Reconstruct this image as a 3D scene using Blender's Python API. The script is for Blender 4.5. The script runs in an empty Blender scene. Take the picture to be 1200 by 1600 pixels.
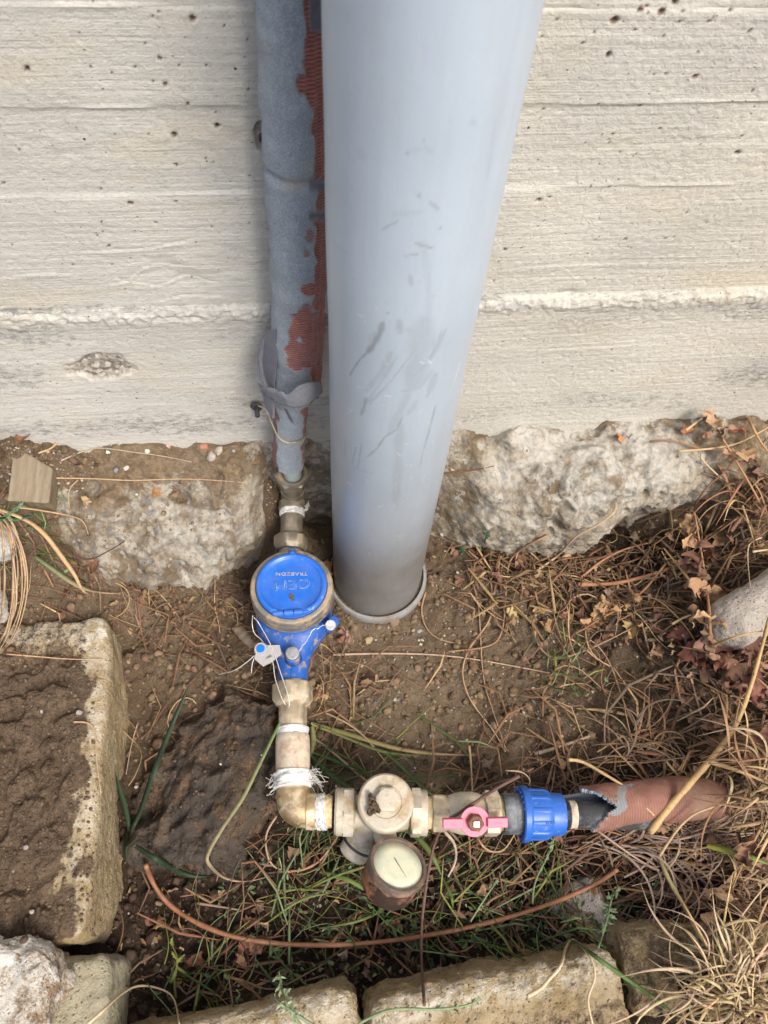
import bpy, math, random
import numpy as np
from mathutils import Vector, Matrix
from mathutils.bvhtree import BVHTree

SC = bpy.context.scene
COL = SC.collection
R = math.radians
rng = np.random.default_rng(7)
random.seed(7)

# ------------------------------------------------------------------ camera
CAM = np.array([-0.07065904, -0.4094152, 0.85])
RIGHT = np.array([0.9946949, -0.0921680, 0.0456852])
UP = np.array([0.0557114, 0.8560040, 0.5139586])
FWD = np.array([0.0864772, 0.5086868, -0.8565976])
cam_d = bpy.data.cameras.new('camera')
cam = bpy.data.objects.new('camera', cam_d)
COL.objects.link(cam)
cam.matrix_world = Matrix(((RIGHT[0], UP[0], -FWD[0], CAM[0]),
                           (RIGHT[1], UP[1], -FWD[1], CAM[1]),
                           (RIGHT[2], UP[2], -FWD[2], CAM[2]), (0, 0, 0, 1)))
cam_d.sensor_fit = 'VERTICAL'
cam_d.sensor_height = 36
cam_d.lens = 27
cam_d.clip_start = 0.02
cam_d.clip_end = 200
cam_d.dof.use_dof = True
cam_d.dof.focus_distance = 0.78
cam_d.dof.aperture_fstop = 11
SC.camera = cam

# ------------------------------------------------------------------ light
SUN_EL, SUN_AZ = 50, 150            # azimuth clockwise from +Y
world = bpy.data.worlds.new('World')
SC.world = world
world.use_nodes = True
wn = world.node_tree
sky = wn.nodes.new('ShaderNodeTexSky')
sky.sky_type = 'NISHITA'
sky.sun_disc = False
sky.sun_elevation = R(SUN_EL)
sky.sun_rotation = R(SUN_AZ)
sky.air_density = 1.0
sky.dust_density = 4.0
bg = wn.nodes['Background']
bg.inputs['Strength'].default_value = 0.13
wn.links.new(sky.outputs[0], bg.inputs['Color'])
sd = bpy.data.lights.new('sun', 'SUN')
sd.energy = 2.1
sd.angle = R(20)
sd.color = (1.0, 0.945, 0.86)
sun = bpy.data.objects.new('sun', sd)
COL.objects.link(sun)
sdir = Vector((math.sin(R(SUN_AZ)) * math.cos(R(SUN_EL)), math.cos(R(SUN_AZ)) * math.cos(R(SUN_EL)), math.sin(R(SUN_EL))))
sun.rotation_euler = sdir.to_track_quat('Z', 'Y').to_euler()
SC.view_settings.view_transform = 'Standard'
SC.view_settings.look = 'None'
SC.view_settings.gamma = 1
SC.view_settings.exposure = 0.62
SC.view_settings.use_curve_mapping = False
SC.render.engine = 'CYCLES'
SC.cycles.max_bounces = 6

# ------------------------------------------------------------------ numeric helpers
def ray(px, py):
    d = RIGHT * (px - 600) + UP * (800 - py) + FWD * 1200.0
    return d / np.linalg.norm(d)
def at(px, py, z=None, y=None):
    d = ray(px, py)
    t = (z - CAM[2]) / d[2] if z is not None else (y - CAM[1]) / d[1]
    return CAM + d * t

_g = np.random.default_rng(99)
GT = _g.normal(size=(512, 3)); GT /= np.linalg.norm(GT, axis=1)[:, None]
PT = _g.permutation(512)
def gn(p, seed=0):
    i = np.floor(p).astype(np.int64); f = p - i
    u = f * f * f * (f * (f * 6 - 15) + 10)
    out = 0
    for dx in (0, 1):
        wx = u[:, 0] if dx else 1 - u[:, 0]
        hx = PT[(i[:, 0] + dx + seed * 31) & 511]
        for dy in (0, 1):
            wy = wx * (u[:, 1] if dy else 1 - u[:, 1])
            hy = PT[(hx + i[:, 1] + dy) & 511]
            for dz in (0, 1):
                w = wy * (u[:, 2] if dz else 1 - u[:, 2])
                g = GT[PT[(hy + i[:, 2] + dz) & 511]]
                out = out + w * (g[:, 0] * (f[:, 0] - dx) + g[:, 1] * (f[:, 1] - dy) + g[:, 2] * (f[:, 2] - dz))
    return out * 1.6
def fbm(p, f, o=3, gain=0.5, seed=0, ridged=False):
    a, s = 1.0, 0
    for k in range(o):
        n = gn(p * f, seed + k * 7)
        s = s + a * (1 - 2 * np.abs(n) if ridged else n)
        f *= 2.03; a *= gain
    return s
def ss(a, b, x):
    t = np.clip((x - a) / (b - a), 0, 1)
    return t * t * (3 - 2 * t)

# ------------------------------------------------------------------ materials
MATS = {}
class Mat:
    def __init__(s, name):
        s.m = bpy.data.materials.new(name); s.m.use_nodes = True
        s.t = s.m.node_tree; s.b = s.t.nodes['Principled BSDF']
        s.co = s.t.nodes.new('ShaderNodeTexCoord').outputs['Object']
        MATS[name] = s.m
    def n(s, typ, ins=(), **kw):
        nd = s.t.nodes.new(typ)
        for k, v in kw.items(): setattr(nd, k, v)
        for k, v in (ins.items() if isinstance(ins, dict) else enumerate(ins)):
            if v is None: continue
            if isinstance(v, bpy.types.NodeSocket): s.t.links.new(v, nd.inputs[k])
            else: nd.inputs[k].default_value = v
        return nd
    def scale(s, v, x, y, z):
        return s.n('ShaderNodeMapping', {'Vector': v, 'Scale': (x, y, z)}).outputs[0]
    def noise(s, sc, det=4, rough=0.55, v=None, dist=0.0):
        return s.n('ShaderNodeTexNoise', {'Vector': v or s.co, 'Scale': sc, 'Detail': det, 'Roughness': rough, 'Distortion': dist}).outputs['Fac']
    def vor(s, sc, v=None, feature='F1', out='Distance', rnd=1.0):
        return s.n('ShaderNodeTexVoronoi', {'Vector': v or s.co, 'Scale': sc, 'Randomness': rnd}, feature=feature).outputs[out]
    def ramp(s, x, a, b, lo=0.0, hi=1.0):
        return s.n('ShaderNodeMapRange', {'Value': x, 'From Min': a, 'From Max': b, 'To Min': lo, 'To Max': hi}).outputs[0]
    def math(s, op, a, b=None):
        return s.n('ShaderNodeMath', {0: a, 1: b}, operation=op).outputs[0]
    def mix(s, f, a, b, mode='MIX'):
        nd = s.n('ShaderNodeMix', data_type='RGBA', blend_type=mode)
        for idx, v in ((0, f), (6, a), (7, b)):
            if isinstance(v, bpy.types.NodeSocket): s.t.links.new(v, nd.inputs[idx])
            else: nd.inputs[idx].default_value = (*v, 1) if isinstance(v, tuple) else v
        return nd.outputs[2]
    def attr(s, name):
        return s.n('ShaderNodeAttribute', attribute_name=name)
    def sep(s, c):
        return s.n('ShaderNodeSeparateColor', {0: c}).outputs
    def put(s, color=None, rough=None, metal=None, bump=None, bs=0.5, bd=0.001, **kw):
        for k, v in (('Base Color', color), ('Roughness', rough), ('Metallic', metal)):
            if v is None: continue
            if isinstance(v, bpy.types.NodeSocket): s.t.links.new(v, s.b.inputs[k])
            else: s.b.inputs[k].default_value = (*v, 1) if isinstance(v, tuple) else v
        for k, v in kw.items():
            s.b.inputs[k.replace('_', ' ')].default_value = v
        if bump is not None:
            bn = s.n('ShaderNodeBump', {'Height': bump, 'Strength': bs, 'Distance': bd})
            s.t.links.new(bn.outputs[0], s.b.inputs['Normal'])
        return s.m

def m_concrete():
    m = Mat('board_marked_concrete')
    a = m.attr('mask'); r, g, b = m.sep(a.outputs['Color'])[:3]; al = a.outputs['Alpha']
    big = m.noise(7, 4, .6)
    streak = m.noise(18, 5, .65, m.scale(m.co, 0.35, 1, 6))
    grain = m.noise(60, 4, .7, m.scale(m.co, 0.12, 1, 9))
    fine = m.noise(900, 3, .7)
    c = m.mix(m.ramp(big, .3, .7), (.55, .54, .49), (.665, .65, .595))
    c = m.mix(m.ramp(streak, .45, .78, 0, .7), c, (.47, .46, .43))
    yel = m.noise(11, 3, .5, m.scale(m.co, .7, 1, 2))
    c = m.mix(m.ramp(yel, .52, .75, 0, .45), c, (.62, .54, .39))
    c = m.mix(m.ramp(grain, .5, .8, 0, .3), c, (.38, .36, .32))
    speck = m.noise(420, 5, .8, m.scale(m.co, .55, 1, 1))
    c = m.mix(m.ramp(speck, .56, .68, 0, .6), c, (.27, .25, .215))
    c = m.mix(m.ramp(m.noise(260, 5, .8, m.scale(m.co, .4, 1, 1.3)), .55, .7, 0, .55), c, (.76, .735, .67))
    gl = m.noise(150, 3, .7, m.scale(m.co, .05, 1, 4.5))
    c = m.mix(m.ramp(gl, .56, .66, 0, .32), c, (.36, .34, .30))
    c = m.mix(m.ramp(m.noise(4.5, 3, .6), .5, .68, 0, .55), c, (.47, .47, .46))
    brk = m.noise(170, 6, .82, m.scale(m.co, .55, 1, 1.2))
    dark = m.ramp(m.math('ADD', m.math('MULTIPLY', r, 1.1), m.math('MULTIPLY', m.math('SUBTRACT', brk, .5), 2.8)), .5, 1.05)
    c = m.mix(dark, c, (.235, .235, .225))
    brk2 = m.noise(210, 5, .8)
    wht = m.ramp(m.math('ADD', m.math('MULTIPLY', g, 1.2), m.math('MULTIPLY', m.math('SUBTRACT', brk2, .5), 3.2)), .45, .85)
    c = m.mix(m.math('MULTIPLY', wht, .75), c, (.66, .645, .595))
    agg = m.vor(260, out='Color')
    ac = m.mix(m.ramp(m.sep(agg)[0], .2, .8), (.20, .18, .15), (.55, .50, .43))
    c = m.mix(m.math('MULTIPLY', al, .9), c, ac)
    rd = m.noise(40, 1)
    c = m.mix(b, c, m.mix(m.ramp(rd, .45, .6), (.055, .045, .038), (.15, .085, .055)))
    sx = m.n('ShaderNodeSeparateXYZ', {0: m.co}).outputs[0]
    c = m.mix(m.ramp(sx, -.05, .35, 0, .5), c, m.mix(1.0, c, (1.0, .955, .86), 'MULTIPLY'))
    p2 = m.scale(m.co, .8, 1, 1.3); v2 = m.vor(260, p2); r2 = m.sep(m.vor(260, p2, out='Color'))[0]
    t2 = m.math('LESS_THAN', v2, m.ramp(r2, .80, 1, 0, .20))
    c = m.mix(m.math('MULTIPLY', t2, .85), c, (.10, .09, .075))
    pv = m.vor(75, m.scale(m.co, 1, 1, 1.1))
    pr = m.sep(m.vor(75, m.scale(m.co, 1, 1, 1.1), out='Color'))[0]
    tiny = m.math('LESS_THAN', pv, m.ramp(pr, .78, 1, 0, .085))
    c = m.mix(tiny, c, (.09, .075, .06))
    crackv = m.noise(30, 3, .6, m.scale(m.co, 1, 1, 5), dist=.6)
    h = m.math('ADD', m.math('MULTIPLY', grain, .6), m.math('MULTIPLY', fine, .5))
    h = m.math('ADD', h, m.math('MULTIPLY', m.noise(300, 4, .8), .8))
    h = m.math('SUBTRACT', m.math('SUBTRACT', h, tiny), m.math('MULTIPLY', t2, .7))
    m.put(c, .88, 0, h, 1.0, .0016, Specular_IOR_Level=.25)
def m_footing():
    m = Mat('broken_concrete')
    a = m.attr('mask'); r, g, b = m.sep(a.outputs['Color'])[:3]
    n1 = m.noise(28, 6, .7)
    n0 = m.noise(14, 4, .6)
    c = m.mix(m.ramp(n0, .38, .62), (.24, .18, .115), (.46, .39, .29))
    c = m.mix(m.ramp(n1, .44, .60, 0, .85), c, (.62, .565, .46))
    n3 = m.noise(55, 5, .75)
    c = m.mix(m.ramp(n3, .56, .66, 0, .8), c, (.19, .175, .15))
    v = m.vor(170, out='Color')
    c = m.mix(m.ramp(m.sep(v)[1], .86, .9, 0, .55), c, (.25, .26, .27))
    c = m.mix(m.ramp(m.sep(v)[2], .88, .92, 0, .5), c, (.68, .66, .6))
    n2 = m.noise(320, 4, .8)
    c = m.mix(m.ramp(n2, .52, .74, 0, .6), c, (.22, .185, .14))
    soil = m.mix(m.ramp(m.noise(90, 5, .7), .3, .7), (.17, .12, .072), (.37, .275, .175))
    br = m.noise(70, 5, .7)
    f = m.ramp(m.math('ADD', r, m.math('MULTIPLY', m.math('SUBTRACT', br, .5), 1.8)), .4, .68)
    c = m.mix(f, c, soil)
    c = m.mix(m.math('MULTIPLY', g, m.ramp(n1, .4, .55)), c, (.74, .72, .66))
    moss = m.ramp(m.math('ADD', b, m.math('SUBTRACT', br, .5)), .4, .8, 0, .7)
    c = m.mix(moss, c, (.16, .15, .07))
    h = m.math('ADD', m.noise(140, 6, .75), m.math('MULTIPLY', n2, .5))
    m.put(c, .92, 0, h, 1.0, .006, Specular_IOR_Level=.2)
def m_soil():
    m = Mat('soil')
    a = m.attr('mask'); r, g, b = m.sep(a.outputs['Color'])[:3]
    n1 = m.noise(9, 5, .6); n2 = m.noise(60, 5, .7); n3 = m.noise(420, 4, .8)
    dry = m.mix(m.ramp(n1, .35, .65), (.19, .132, .082), (.29, .212, .137))
    dry = m.mix(m.ramp(m.math('ADD', b, m.math('MULTIPLY', m.math('SUBTRACT', n2, .5), 1.2)), .2, .8), dry, m.mix(m.noise(150, 4, .7), (.27, .195, .12), (.42, .325, .22)))
    wet_shade = m.mix(m.ramp(n2, .35, .65), (.033, .021, .015), (.07, .045, .03))
    f = m.ramp(m.math('ADD', r, m.math('MULTIPLY', m.math('SUBTRACT', n2, .5), .9)), .25, .75)
    c = m.mix(f, dry, wet_shade)
    c = m.mix(m.ramp(n3, .55, .72, 0, .6), c, (.36, .275, .18))
    c = m.mix(m.ramp(n3, .34, .46, .75, 0), c, (.07, .046, .03))
    c = m.mix(m.ramp(m.noise(170, 5, .8), .36, .46, .6, 0), c, (.075, .05, .032))
    n5 = m.noise(1000, 3, .85)
    c = m.mix(m.ramp(n5, .34, .46, .65, 0), c, (.06, .04, .027)); c = m.mix(m.ramp(n5, .56, .70, 0, .5), c, (.40, .32, .23))
    v = m.vor(330, out='Color'); vd = m.vor(330)
    isl = m.math('MULTIPLY', m.math('GREATER_THAN', m.sep(v)[0], .94), m.math('LESS_THAN', vd, .35))
    c = m.mix(m.math('MULTIPLY', isl, .8), c, m.mix(m.sep(v)[1], (.22, .20, .18), (.46, .41, .34)))
    c = m.mix(m.ramp(m.math('ADD', g, m.math('SUBTRACT', n2, .5)), .4, .8, 0, .7), c, (.085, .095, .03))
    h = m.math('ADD', m.noise(170, 6, .8), m.math('MULTIPLY', n3, .8))
    m.put(c, .95, 0, h, 1.0, .006, Specular_IOR_Level=.15)
def m_stone(name, ca, cb, soilc=((.085, .057, .037), (.185, .130, .084))):
    m = Mat(name)
    a = m.attr('mask'); r, g, b = m.sep(a.outputs['Color'])[:3]
    n1 = m.noise(22, 5, .65); n2 = m.noise(500, 3, .8); n4 = m.noise(80, 5, .75)
    c = m.mix(m.ramp(n1, .35, .65), ca, cb)
    c = m.mix(m.ramp(n2, .55, .7, 0, .6), c, tuple(x * .55 for x in ca))
    pv = m.vor(230); 
    pit = m.math('LESS_THAN', pv, .16)
    c = m.mix(m.math('MULTIPLY', pit, .6), c, tuple(x * .35 for x in ca))
    c = m.mix(m.math('MULTIPLY', g, m.ramp(n4, .42, .58)), c, (.74, .69, .58))
    ns = m.noise(260, 4, .8)
    soil = m.mix(m.ramp(m.noise(45, 5, .7), .3, .7), *soilc)
    soil = m.mix(m.ramp(ns, .54, .68, 0, .6), soil, (.27, .20, .13)); soil = m.mix(m.ramp(ns, .34, .46, .7, 0), soil, (.035, .022, .015)); n6 = m.noise(900, 3, .85); soil = m.mix(m.ramp(n6, .34, .48, .8, 0), soil, (.04, .026, .017)); soil = m.mix(m.ramp(n6, .56, .70, 0, .5), soil, (.34, .26, .18))
    f = m.ramp(m.math('ADD', m.math('ADD', r, m.math('MULTIPLY', m.math('SUBTRACT', n4, .5), 1.8)), m.math('MULTIPLY', m.math('SUBTRACT', ns, .5), 1.2)), .38, .72)
    c = m.mix(f, c, soil)
    c = m.mix(m.ramp(m.math('ADD', b, m.math('SUBTRACT', n4, .5)), .5, .8, 0, .7), c, (.10, .11, .035))
    h = m.math('ADD', m.noise(200, 5, .75), m.math('MULTIPLY', m.ramp(pv, 0, .3), .4))
    m.put(c, .93, 0, h, 1.0, .0045, Specular_IOR_Level=.2)
def m_simple(name, ca, cb, sc=30, rough=.6, metal=0., bumps=(200, .3, .0006), **kw):
    m = Mat(name)
    n = m.noise(sc, 5, .65)
    c = m.mix(m.ramp(n, .35, .65), ca, cb)
    m.put(c, rough, metal, m.noise(bumps[0], 4, .7), bumps[1], bumps[2], **kw)
    return m
def m_dirty(name, ca, cb, dirt, sc=40, lo=.5, hi=.62, rough=.5, metal=0., rdirt=.9, bs=.4, bd=.0006, spec=.5):
    m = Mat(name)
    n = m.noise(sc, 6, .7); n0 = m.noise(sc * 3, 3, .6)
    c = m.mix(n0, ca, cb)
    c = m.mix(m.ramp(m.noise(sc * .45, 5, .75), .40, .70, .02, .16), c, dirt)
    f = m.ramp(n, lo, hi)
    c = m.mix(f, c, dirt)
    c = m.mix(m.ramp(m.noise(sc * 12, 4, .85), .57, .68, 0, .65), c, tuple(x * .4 for x in dirt))
    m.put(c, m.ramp(f, 0, 1, rough, rdirt), m.ramp(f, 0, 1, metal, 0), m.math('ADD', n, m.noise(700, 3, .8)), bs, bd, Specular_IOR_Level=spec)
def m_attr(name, rough=.7, bs=.3, trans=0.0):
    m = Mat(name)
    a = m.attr('tint').outputs['Color']
    n = m.noise(260, 4, .7)
    c = m.mix(m.ramp(n, .3, .7, 0, .55), a, m.mix(1.0, a, (.45, .38, .33), 'MULTIPLY'))
    m.put(c, rough, 0, n, bs, .0006, Specular_IOR_Level=.3)
m_concrete(); m_footing(); m_soil()
m_stone('tan_block_stone', (.34, .25, .13), (.46, .37, .235))
m_stone('chalky_white_stone', (.62, .58, .51), (.78, .75, .69), ((.26, .17, .10), (.42, .30, .19)))
m_stone('pale_block_stone', (.38, .34, .235), (.47, .43, .31))
m_stone('dark_rock', (.06, .05, .042), (.115, .092, .072), ((.065, .037, .024), (.20, .13, .08)))
m_stone('grey_stone', (.42, .37, .32), (.55, .50, .44), ((.26, .20, .15), (.40, .33, .26)))
def m_pvc():
    m = Mat('grey_pvc')
    a = m.attr('mask'); r, g, b = m.sep(a.outputs['Color'])[:3]
    c = m.mix(m.ramp(m.noise(9, 3, .5), .3, .7), (.395, .47, .55), (.445, .52, .60))
    vs = m.noise(70, 3, .6, m.scale(m.co, 1, 1, .05))
    c = m.mix(m.ramp(vs, .45, .8, 0, .22), c, (.30, .32, .35))
    n = m.noise(160, 5, .75, m.scale(m.co, 1, 1, .35))
    f = m.math('MULTIPLY', r, m.ramp(n, .25, .6, .55, 1))
    c = m.mix(f, c, (.155, .165, .165))
    c = m.mix(m.math('MULTIPLY', g, m.ramp(n, .35, .55)), c, (.78, .76, .72))
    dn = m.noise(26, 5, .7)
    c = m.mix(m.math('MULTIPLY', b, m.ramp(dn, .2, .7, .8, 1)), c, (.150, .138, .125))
    sc1 = m.noise(60, 2, .9, m.scale(m.co, 6, 6, .5), dist=1.5)
    fl = m.math('LESS_THAN', m.math('ABSOLUTE', m.math('SUBTRACT', sc1, .66)), .007)
    c = m.mix(m.math('MULTIPLY', fl, .5), c, (.6, .58, .55))
    sc2 = m.noise(45, 2, .9, m.scale(m.co, 2.5, 2.5, 1.2), dist=2.5)
    fl2 = m.math('LESS_THAN', m.math('ABSOLUTE', m.math('SUBTRACT', sc2, .62)), .005)
    c = m.mix(m.math('MULTIPLY', fl2, .4), c, (.25, .26, .27))
    c = m.mix(m.ramp(m.noise(7, 5, .7, m.scale(m.co, 1, 1, .4)), .5, .72, 0, .30), c, (.30, .31, .31))
    ro = m.math('ADD', m.ramp(m.noise(40, 4, .6), .3, .7, .30, .42), m.math('MULTIPLY', r, .25))
    m.put(c, ro, 0, m.math('ADD', m.noise(14, 2, .5), m.math('MULTIPLY', m.noise(300, 3, .6, m.scale(m.co, .3, .3, 1)), .08)), .25, .0012, Specular_IOR_Level=.5)
m_pvc()
m_dirty('collar_pvc', (.31, .33, .335), (.26, .28, .285), (.22, .18, .14), 60, .44, .66, .45)
def m_foam():
    m = Mat('grey_blue_foam')
    a = m.attr('mask'); r, g, b = m.sep(a.outputs['Color'])[:3]
    n = m.noise(55, 4, .6); ng = m.noise(1300, 3, .8)
    c = m.mix(m.ramp(n, .3, .7), (.195, .235, .285), (.265, .305, .35))
    c = m.mix(m.ramp(ng, .5, .64, 0, .9), c, (.46, .52, .58))
    c = m.mix(m.ramp(ng, .3, .44, .9, 0), c, (.08, .10, .12))
    c = m.mix(m.ramp(m.noise(24, 4, .6), .58, .72, 0, .5), c, (.33, .31, .27))
    net = m.mix(m.ramp(m.noise(130, 3, .6), .3, .7), (.30, .085, .06), (.50, .17, .125))
    sz = m.n('ShaderNodeTexWave', {'Vector': m.co, 'Scale': 130.0, 'Distortion': 1.2, 'Detail': 1.0}, wave_type='BANDS', bands_direction='Z').outputs['Fac']
    sx = m.n('ShaderNodeTexWave', {'Vector': m.attr('uvp').outputs['Vector'], 'Scale': 1.0, 'Distortion': .3}, wave_type='BANDS', bands_direction='X').outputs['Fac']
    net = m.mix(m.ramp(m.math('MULTIPLY', sz, m.ramp(sx, .1, .6, .4, 1)), .1, .45, .85, 0), net, (.10, .045, .04))
    c = m.mix(r, c, net)
    c = m.mix(g, c, (.085, .08, .115))
    c = m.mix(m.math('MULTIPLY', b, .9), c, (.40, .34, .26))
    h = m.math('ADD', m.math('MULTIPLY', ng, .5), m.math('MULTIPLY', m.math('MULTIPLY', sz, r), .9))
    m.put(c, .95, 0, m.math('ADD', h, n), .8, .0012, Specular_IOR_Level=.15, Sheen_Weight=.3)
m_foam()
def m_sleeve():
    m = Mat('terracotta_ribbed_sleeve')
    a = m.attr('mask'); r, g, b = m.sep(a.outputs['Color'])[:3]
    n = m.noise(35, 5, .65)
    c = m.mix(m.ramp(n, .3, .7), (.20, .095, .070), (.33, .165, .125))
    u = m.attr('uvp').outputs['Vector']
    w1 = m.n('ShaderNodeTexWave', {'Vector': u, 'Scale': 1.0, 'Distortion': .4}, bands_direction='X').outputs['Fac']
    w2 = m.n('ShaderNodeTexWave', {'Vector': u, 'Scale': 1.0, 'Distortion': .4}, bands_direction='Y').outputs['Fac']
    w = m.math('MAXIMUM', m.math('MULTIPLY', w1, .7), w2)
    c = m.mix(m.ramp(w, .1, .6, .55, 0), c, (.15, .085, .07))
    nf = m.noise(70, 5, .75)
    fo = m.ramp(m.math('ADD', r, m.math('MULTIPLY', m.math('SUBTRACT', nf, .5), 1.5)), .45, .6)
    ff = m.mix(m.noise(900, 3, .8), (.11, .12, .125), (.36, .37, .365))
    c = m.mix(fo, c, ff)
    c = m.mix(m.ramp(m.noise(15, 4, .6), .55, .75, 0, .6), c, (.30, .22, .15))
    m.put(c, .85, 0, m.math('ADD', m.math('MULTIPLY', w, .6), m.noise(300, 4, .75)), .7, .0010, Specular_IOR_Level=.2)
m_sleeve()
m_dirty('blue_enamel', (.004, .075, .34), (.006, .11, .46), (.30, .24, .18), 85, .53, .66, .32, 0, .85, .3, .0005)
m_dirty('blue_lid_plastic', (.003, .115, .54), (.004, .14, .62), (.34, .31, .30), 130, .62, .74, .30, 0, .7, .12, .0003)
m_dirty('peeling_blue_enamel', (.005, .12, .48), (.006, .15, .56), (.36, .27, .18), 110, .47, .52, .35, 0, .85, .5, .0008)
m_dirty('blue_polypropylene', (.006, .10, .46), (.012, .13, .54), (.24, .26, .30), 90, .58, .74, .38, 0, .8, .2, .0004)
m_dirty('grimy_nickel_ring', (.20, .19, .165), (.32, .30, .26), (.40, .285, .175), 60, .46, .60, .42, .55, .85, .5, .0006)
m_dirty('dull_dark_brass', (.19, .165, .125), (.28, .25, .195), (.30, .235, .155), 60, .5, .62, .4, .5, .85, .5, .0006)
m_dirty('golden_brass', (.48, .34, .17), (.62, .46, .25), (.50, .43, .32), 75, .46, .62, .34, .8, .7, .45, .0006)
m_dirty('dusty_brass', (.30, .245, .165), (.40, .33, .22), (.50, .42, .30), 50, .46, .6, .45, .35, .85, .4, .0006)
m_dirty('cream_coated_brass', (.46, .41, .32), (.62, .565, .455), (.36, .265, .15), 55, .50, .66, .5, .12, .88, .45, .0007)
m_dirty('taped_sleeve_beige', (.52, .44, .33), (.64, .565, .45), (.40, .27, .19), 70, .44, .62, .7, 0, .9, .6, .0008)
m_simple('ptfe_tape', (.52, .51, .48), (.76, .755, .74), 160, .6, 0, (350, .7, .001))
m_simple('hemp_thread', (.50, .37, .19), (.66, .53, .33), 200, .9, 0, (500, .7, .001))
m_simple('mossy_thread', (.19, .17, .06), (.40, .34, .20), 240, .95, 0, (500, .9, .002))
m_simple('white_pipe_plastic', (.42, .50, .49), (.52, .60, .58), 20, .35)
m_dirty('black_polyethylene', (.022, .025, .03), (.045, .05, .055), (.29, .28, .26), 45, .50, .72, .38, 0, .85, .3, .0005)
m_dirty('scuffed_black_fitting', (.03, .034, .04), (.07, .075, .085), (.27, .285, .30), 38, .42, .68, .45, 0, .8, .35, .0005)
m_dirty('pink_painted_metal', (.66, .13, .21), (.72, .18, .27), (.42, .28, .22), 110, .68, .78, .5, 0, .8, .3, .0004)
m_simple('rusty_nut', (.13, .055, .035), (.26, .12, .075), 120, .85, .2)
m_simple('bright_steel', (.75, .74, .72), (.82, .8, .78), 80, .35, .6)
m_dirty('rusted_gauge_case', (.025, .022, .022), (.085, .055, .042), (.34, .15, .07), 60, .48, .60, .55, .4, .9, .7, .001)
m_dirty('rusted_gauge_rim', (.095, .075, .065), (.16, .12, .095), (.27, .16, .10), 90, .5, .66, .55, .3, .9, .7, .0008)
def m_glass():
    m = Mat('clouded_gauge_glass')
    n = m.noise(38, 5, .65)
    c = m.mix(m.ramp(n, .3, .7), (.52, .56, .44), (.72, .70, .50))
    c = m.mix(m.ramp(m.noise(85, 4, .7), .58, .72, 0, .7), c, (.66, .68, .62))
    c = m.mix(m.ramp(m.noise(300, 4, .7), .62, .7, 0, .5), c, (.36, .33, .23))
    m.put(c, .18, 0, m.noise(120, 4, .6), .15, .0005, Coat_Weight=.6, Coat_Roughness=.08)
m_glass()
m_simple('grey_lead', (.22, .225, .23), (.42, .42, .43), 260, .5, .6, (300, .8, .001))
m_simple('silver_wire', (.70, .68, .63), (.80, .78, .73), 100, .35, .4)
mm = Mat('clear_tag_plastic'); mm.put((.72, .70, .68), .12, 0, Transmission_Weight=.55, IOR=1.4)
mm = Mat('blue_seal_plastic'); mm.put((.003, .17, .78), .15, 0)
mm = Mat('print_black'); mm.put((.03, .03, .03), .6, 0)
m_simple('rough_lettering', (.50, .46, .46), (.25, .30, .45), 400, .8)
m_simple('blue_lettering', (.01, .10, .42), (.25, .40, .68), 260, .4)
def m_wood():
    m = Mat('weathered_wood')
    w = m.n('ShaderNodeTexWave', {'Vector': m.co, 'Scale': 36.0, 'Distortion': 2.5, 'Detail': 3.0, 'Detail Scale': 1.2}, bands_direction='X').outputs['Fac']
    n = m.noise(60, 5, .7, m.scale(m.co, 1, .12, 1))
    c = m.mix(m.ramp(n, .3, .7), (.20, .16, .11), (.30, .25, .175))
    c = m.mix(m.ramp(w, .55, .95, 0, .45), c, (.19, .14, .09)); c = m.mix(m.ramp(m.noise(300, 5, .8, m.scale(m.co, 1, .1, 1)), .52, .68, 0, .6), c, (.13, .095, .06))
    m.put(c, .88, 0, m.math('ADD', w, n), .6, .001, Specular_IOR_Level=.2)
m_wood()
m_attr('dry_plant', .8); m_attr('green_plant', .55, .2); m_attr('dry_leaf', .85, .7); m_attr('pebble_mix', .8, .6)
m_simple('orange_cable_skin', (.20, .085, .042), (.33, .15, .075), 70, .55)
m_simple('dark_twig_bark', (.10, .05, .042), (.17, .095, .075), 150, .8)
m_simple('dark_rubber', (.03, .03, .032), (.07, .07, .07), 90, .6)
m_simple('terracotta_chip', (.42, .17, .11), (.52, .24, .17), 60, .9)

# ------------------------------------------------------------------ mesh helpers
def mesh(name, v, f, mat, parent=None, smooth=True, sharp=None, attrs=None):
    me = bpy.data.meshes.new(name)
    v = np.asarray(v, dtype=np.float32)
    if isinstance(f, np.ndarray):
        k = f.shape[1]
        me.vertices.add(len(v)); me.vertices.foreach_set('co', v.ravel())
        me.loops.add(f.size); me.loops.foreach_set('vertex_index', f.astype(np.int32).ravel())
        me.polygons.add(len(f)); me.polygons.foreach_set('loop_start', np.arange(0, f.size, k, dtype=np.int32))
        me.polygons.foreach_set('loop_total', np.full(len(f), k, dtype=np.int32))
        me.update(calc_edges=True)
    else:
        me.from_pydata([tuple(map(float, x)) for x in v], [], [tuple(int(q) for q in x) for x in f]); me.update()
    me.validate()
    if smooth:
        me.polygons.foreach_set('use_smooth', np.ones(len(me.polygons), dtype=bool))
        if sharp: me.set_sharp_from_angle(angle=R(sharp))
    for k, (typ, arr) in (attrs or {}).items():
        a = me.attributes.new(k, typ, 'POINT')
        a.data.foreach_set('color' if typ == 'FLOAT_COLOR' else 'vector', np.asarray(arr, dtype=np.float32).ravel())
    me.materials.append(MATS[mat])
    o = bpy.data.objects.new(name, me); COL.objects.link(o)
    if parent: o.parent = parent; o.matrix_parent_inverse = parent.matrix_world.inverted() if False else Matrix.Translation(-Vector(parent.location))
    return o
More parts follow.
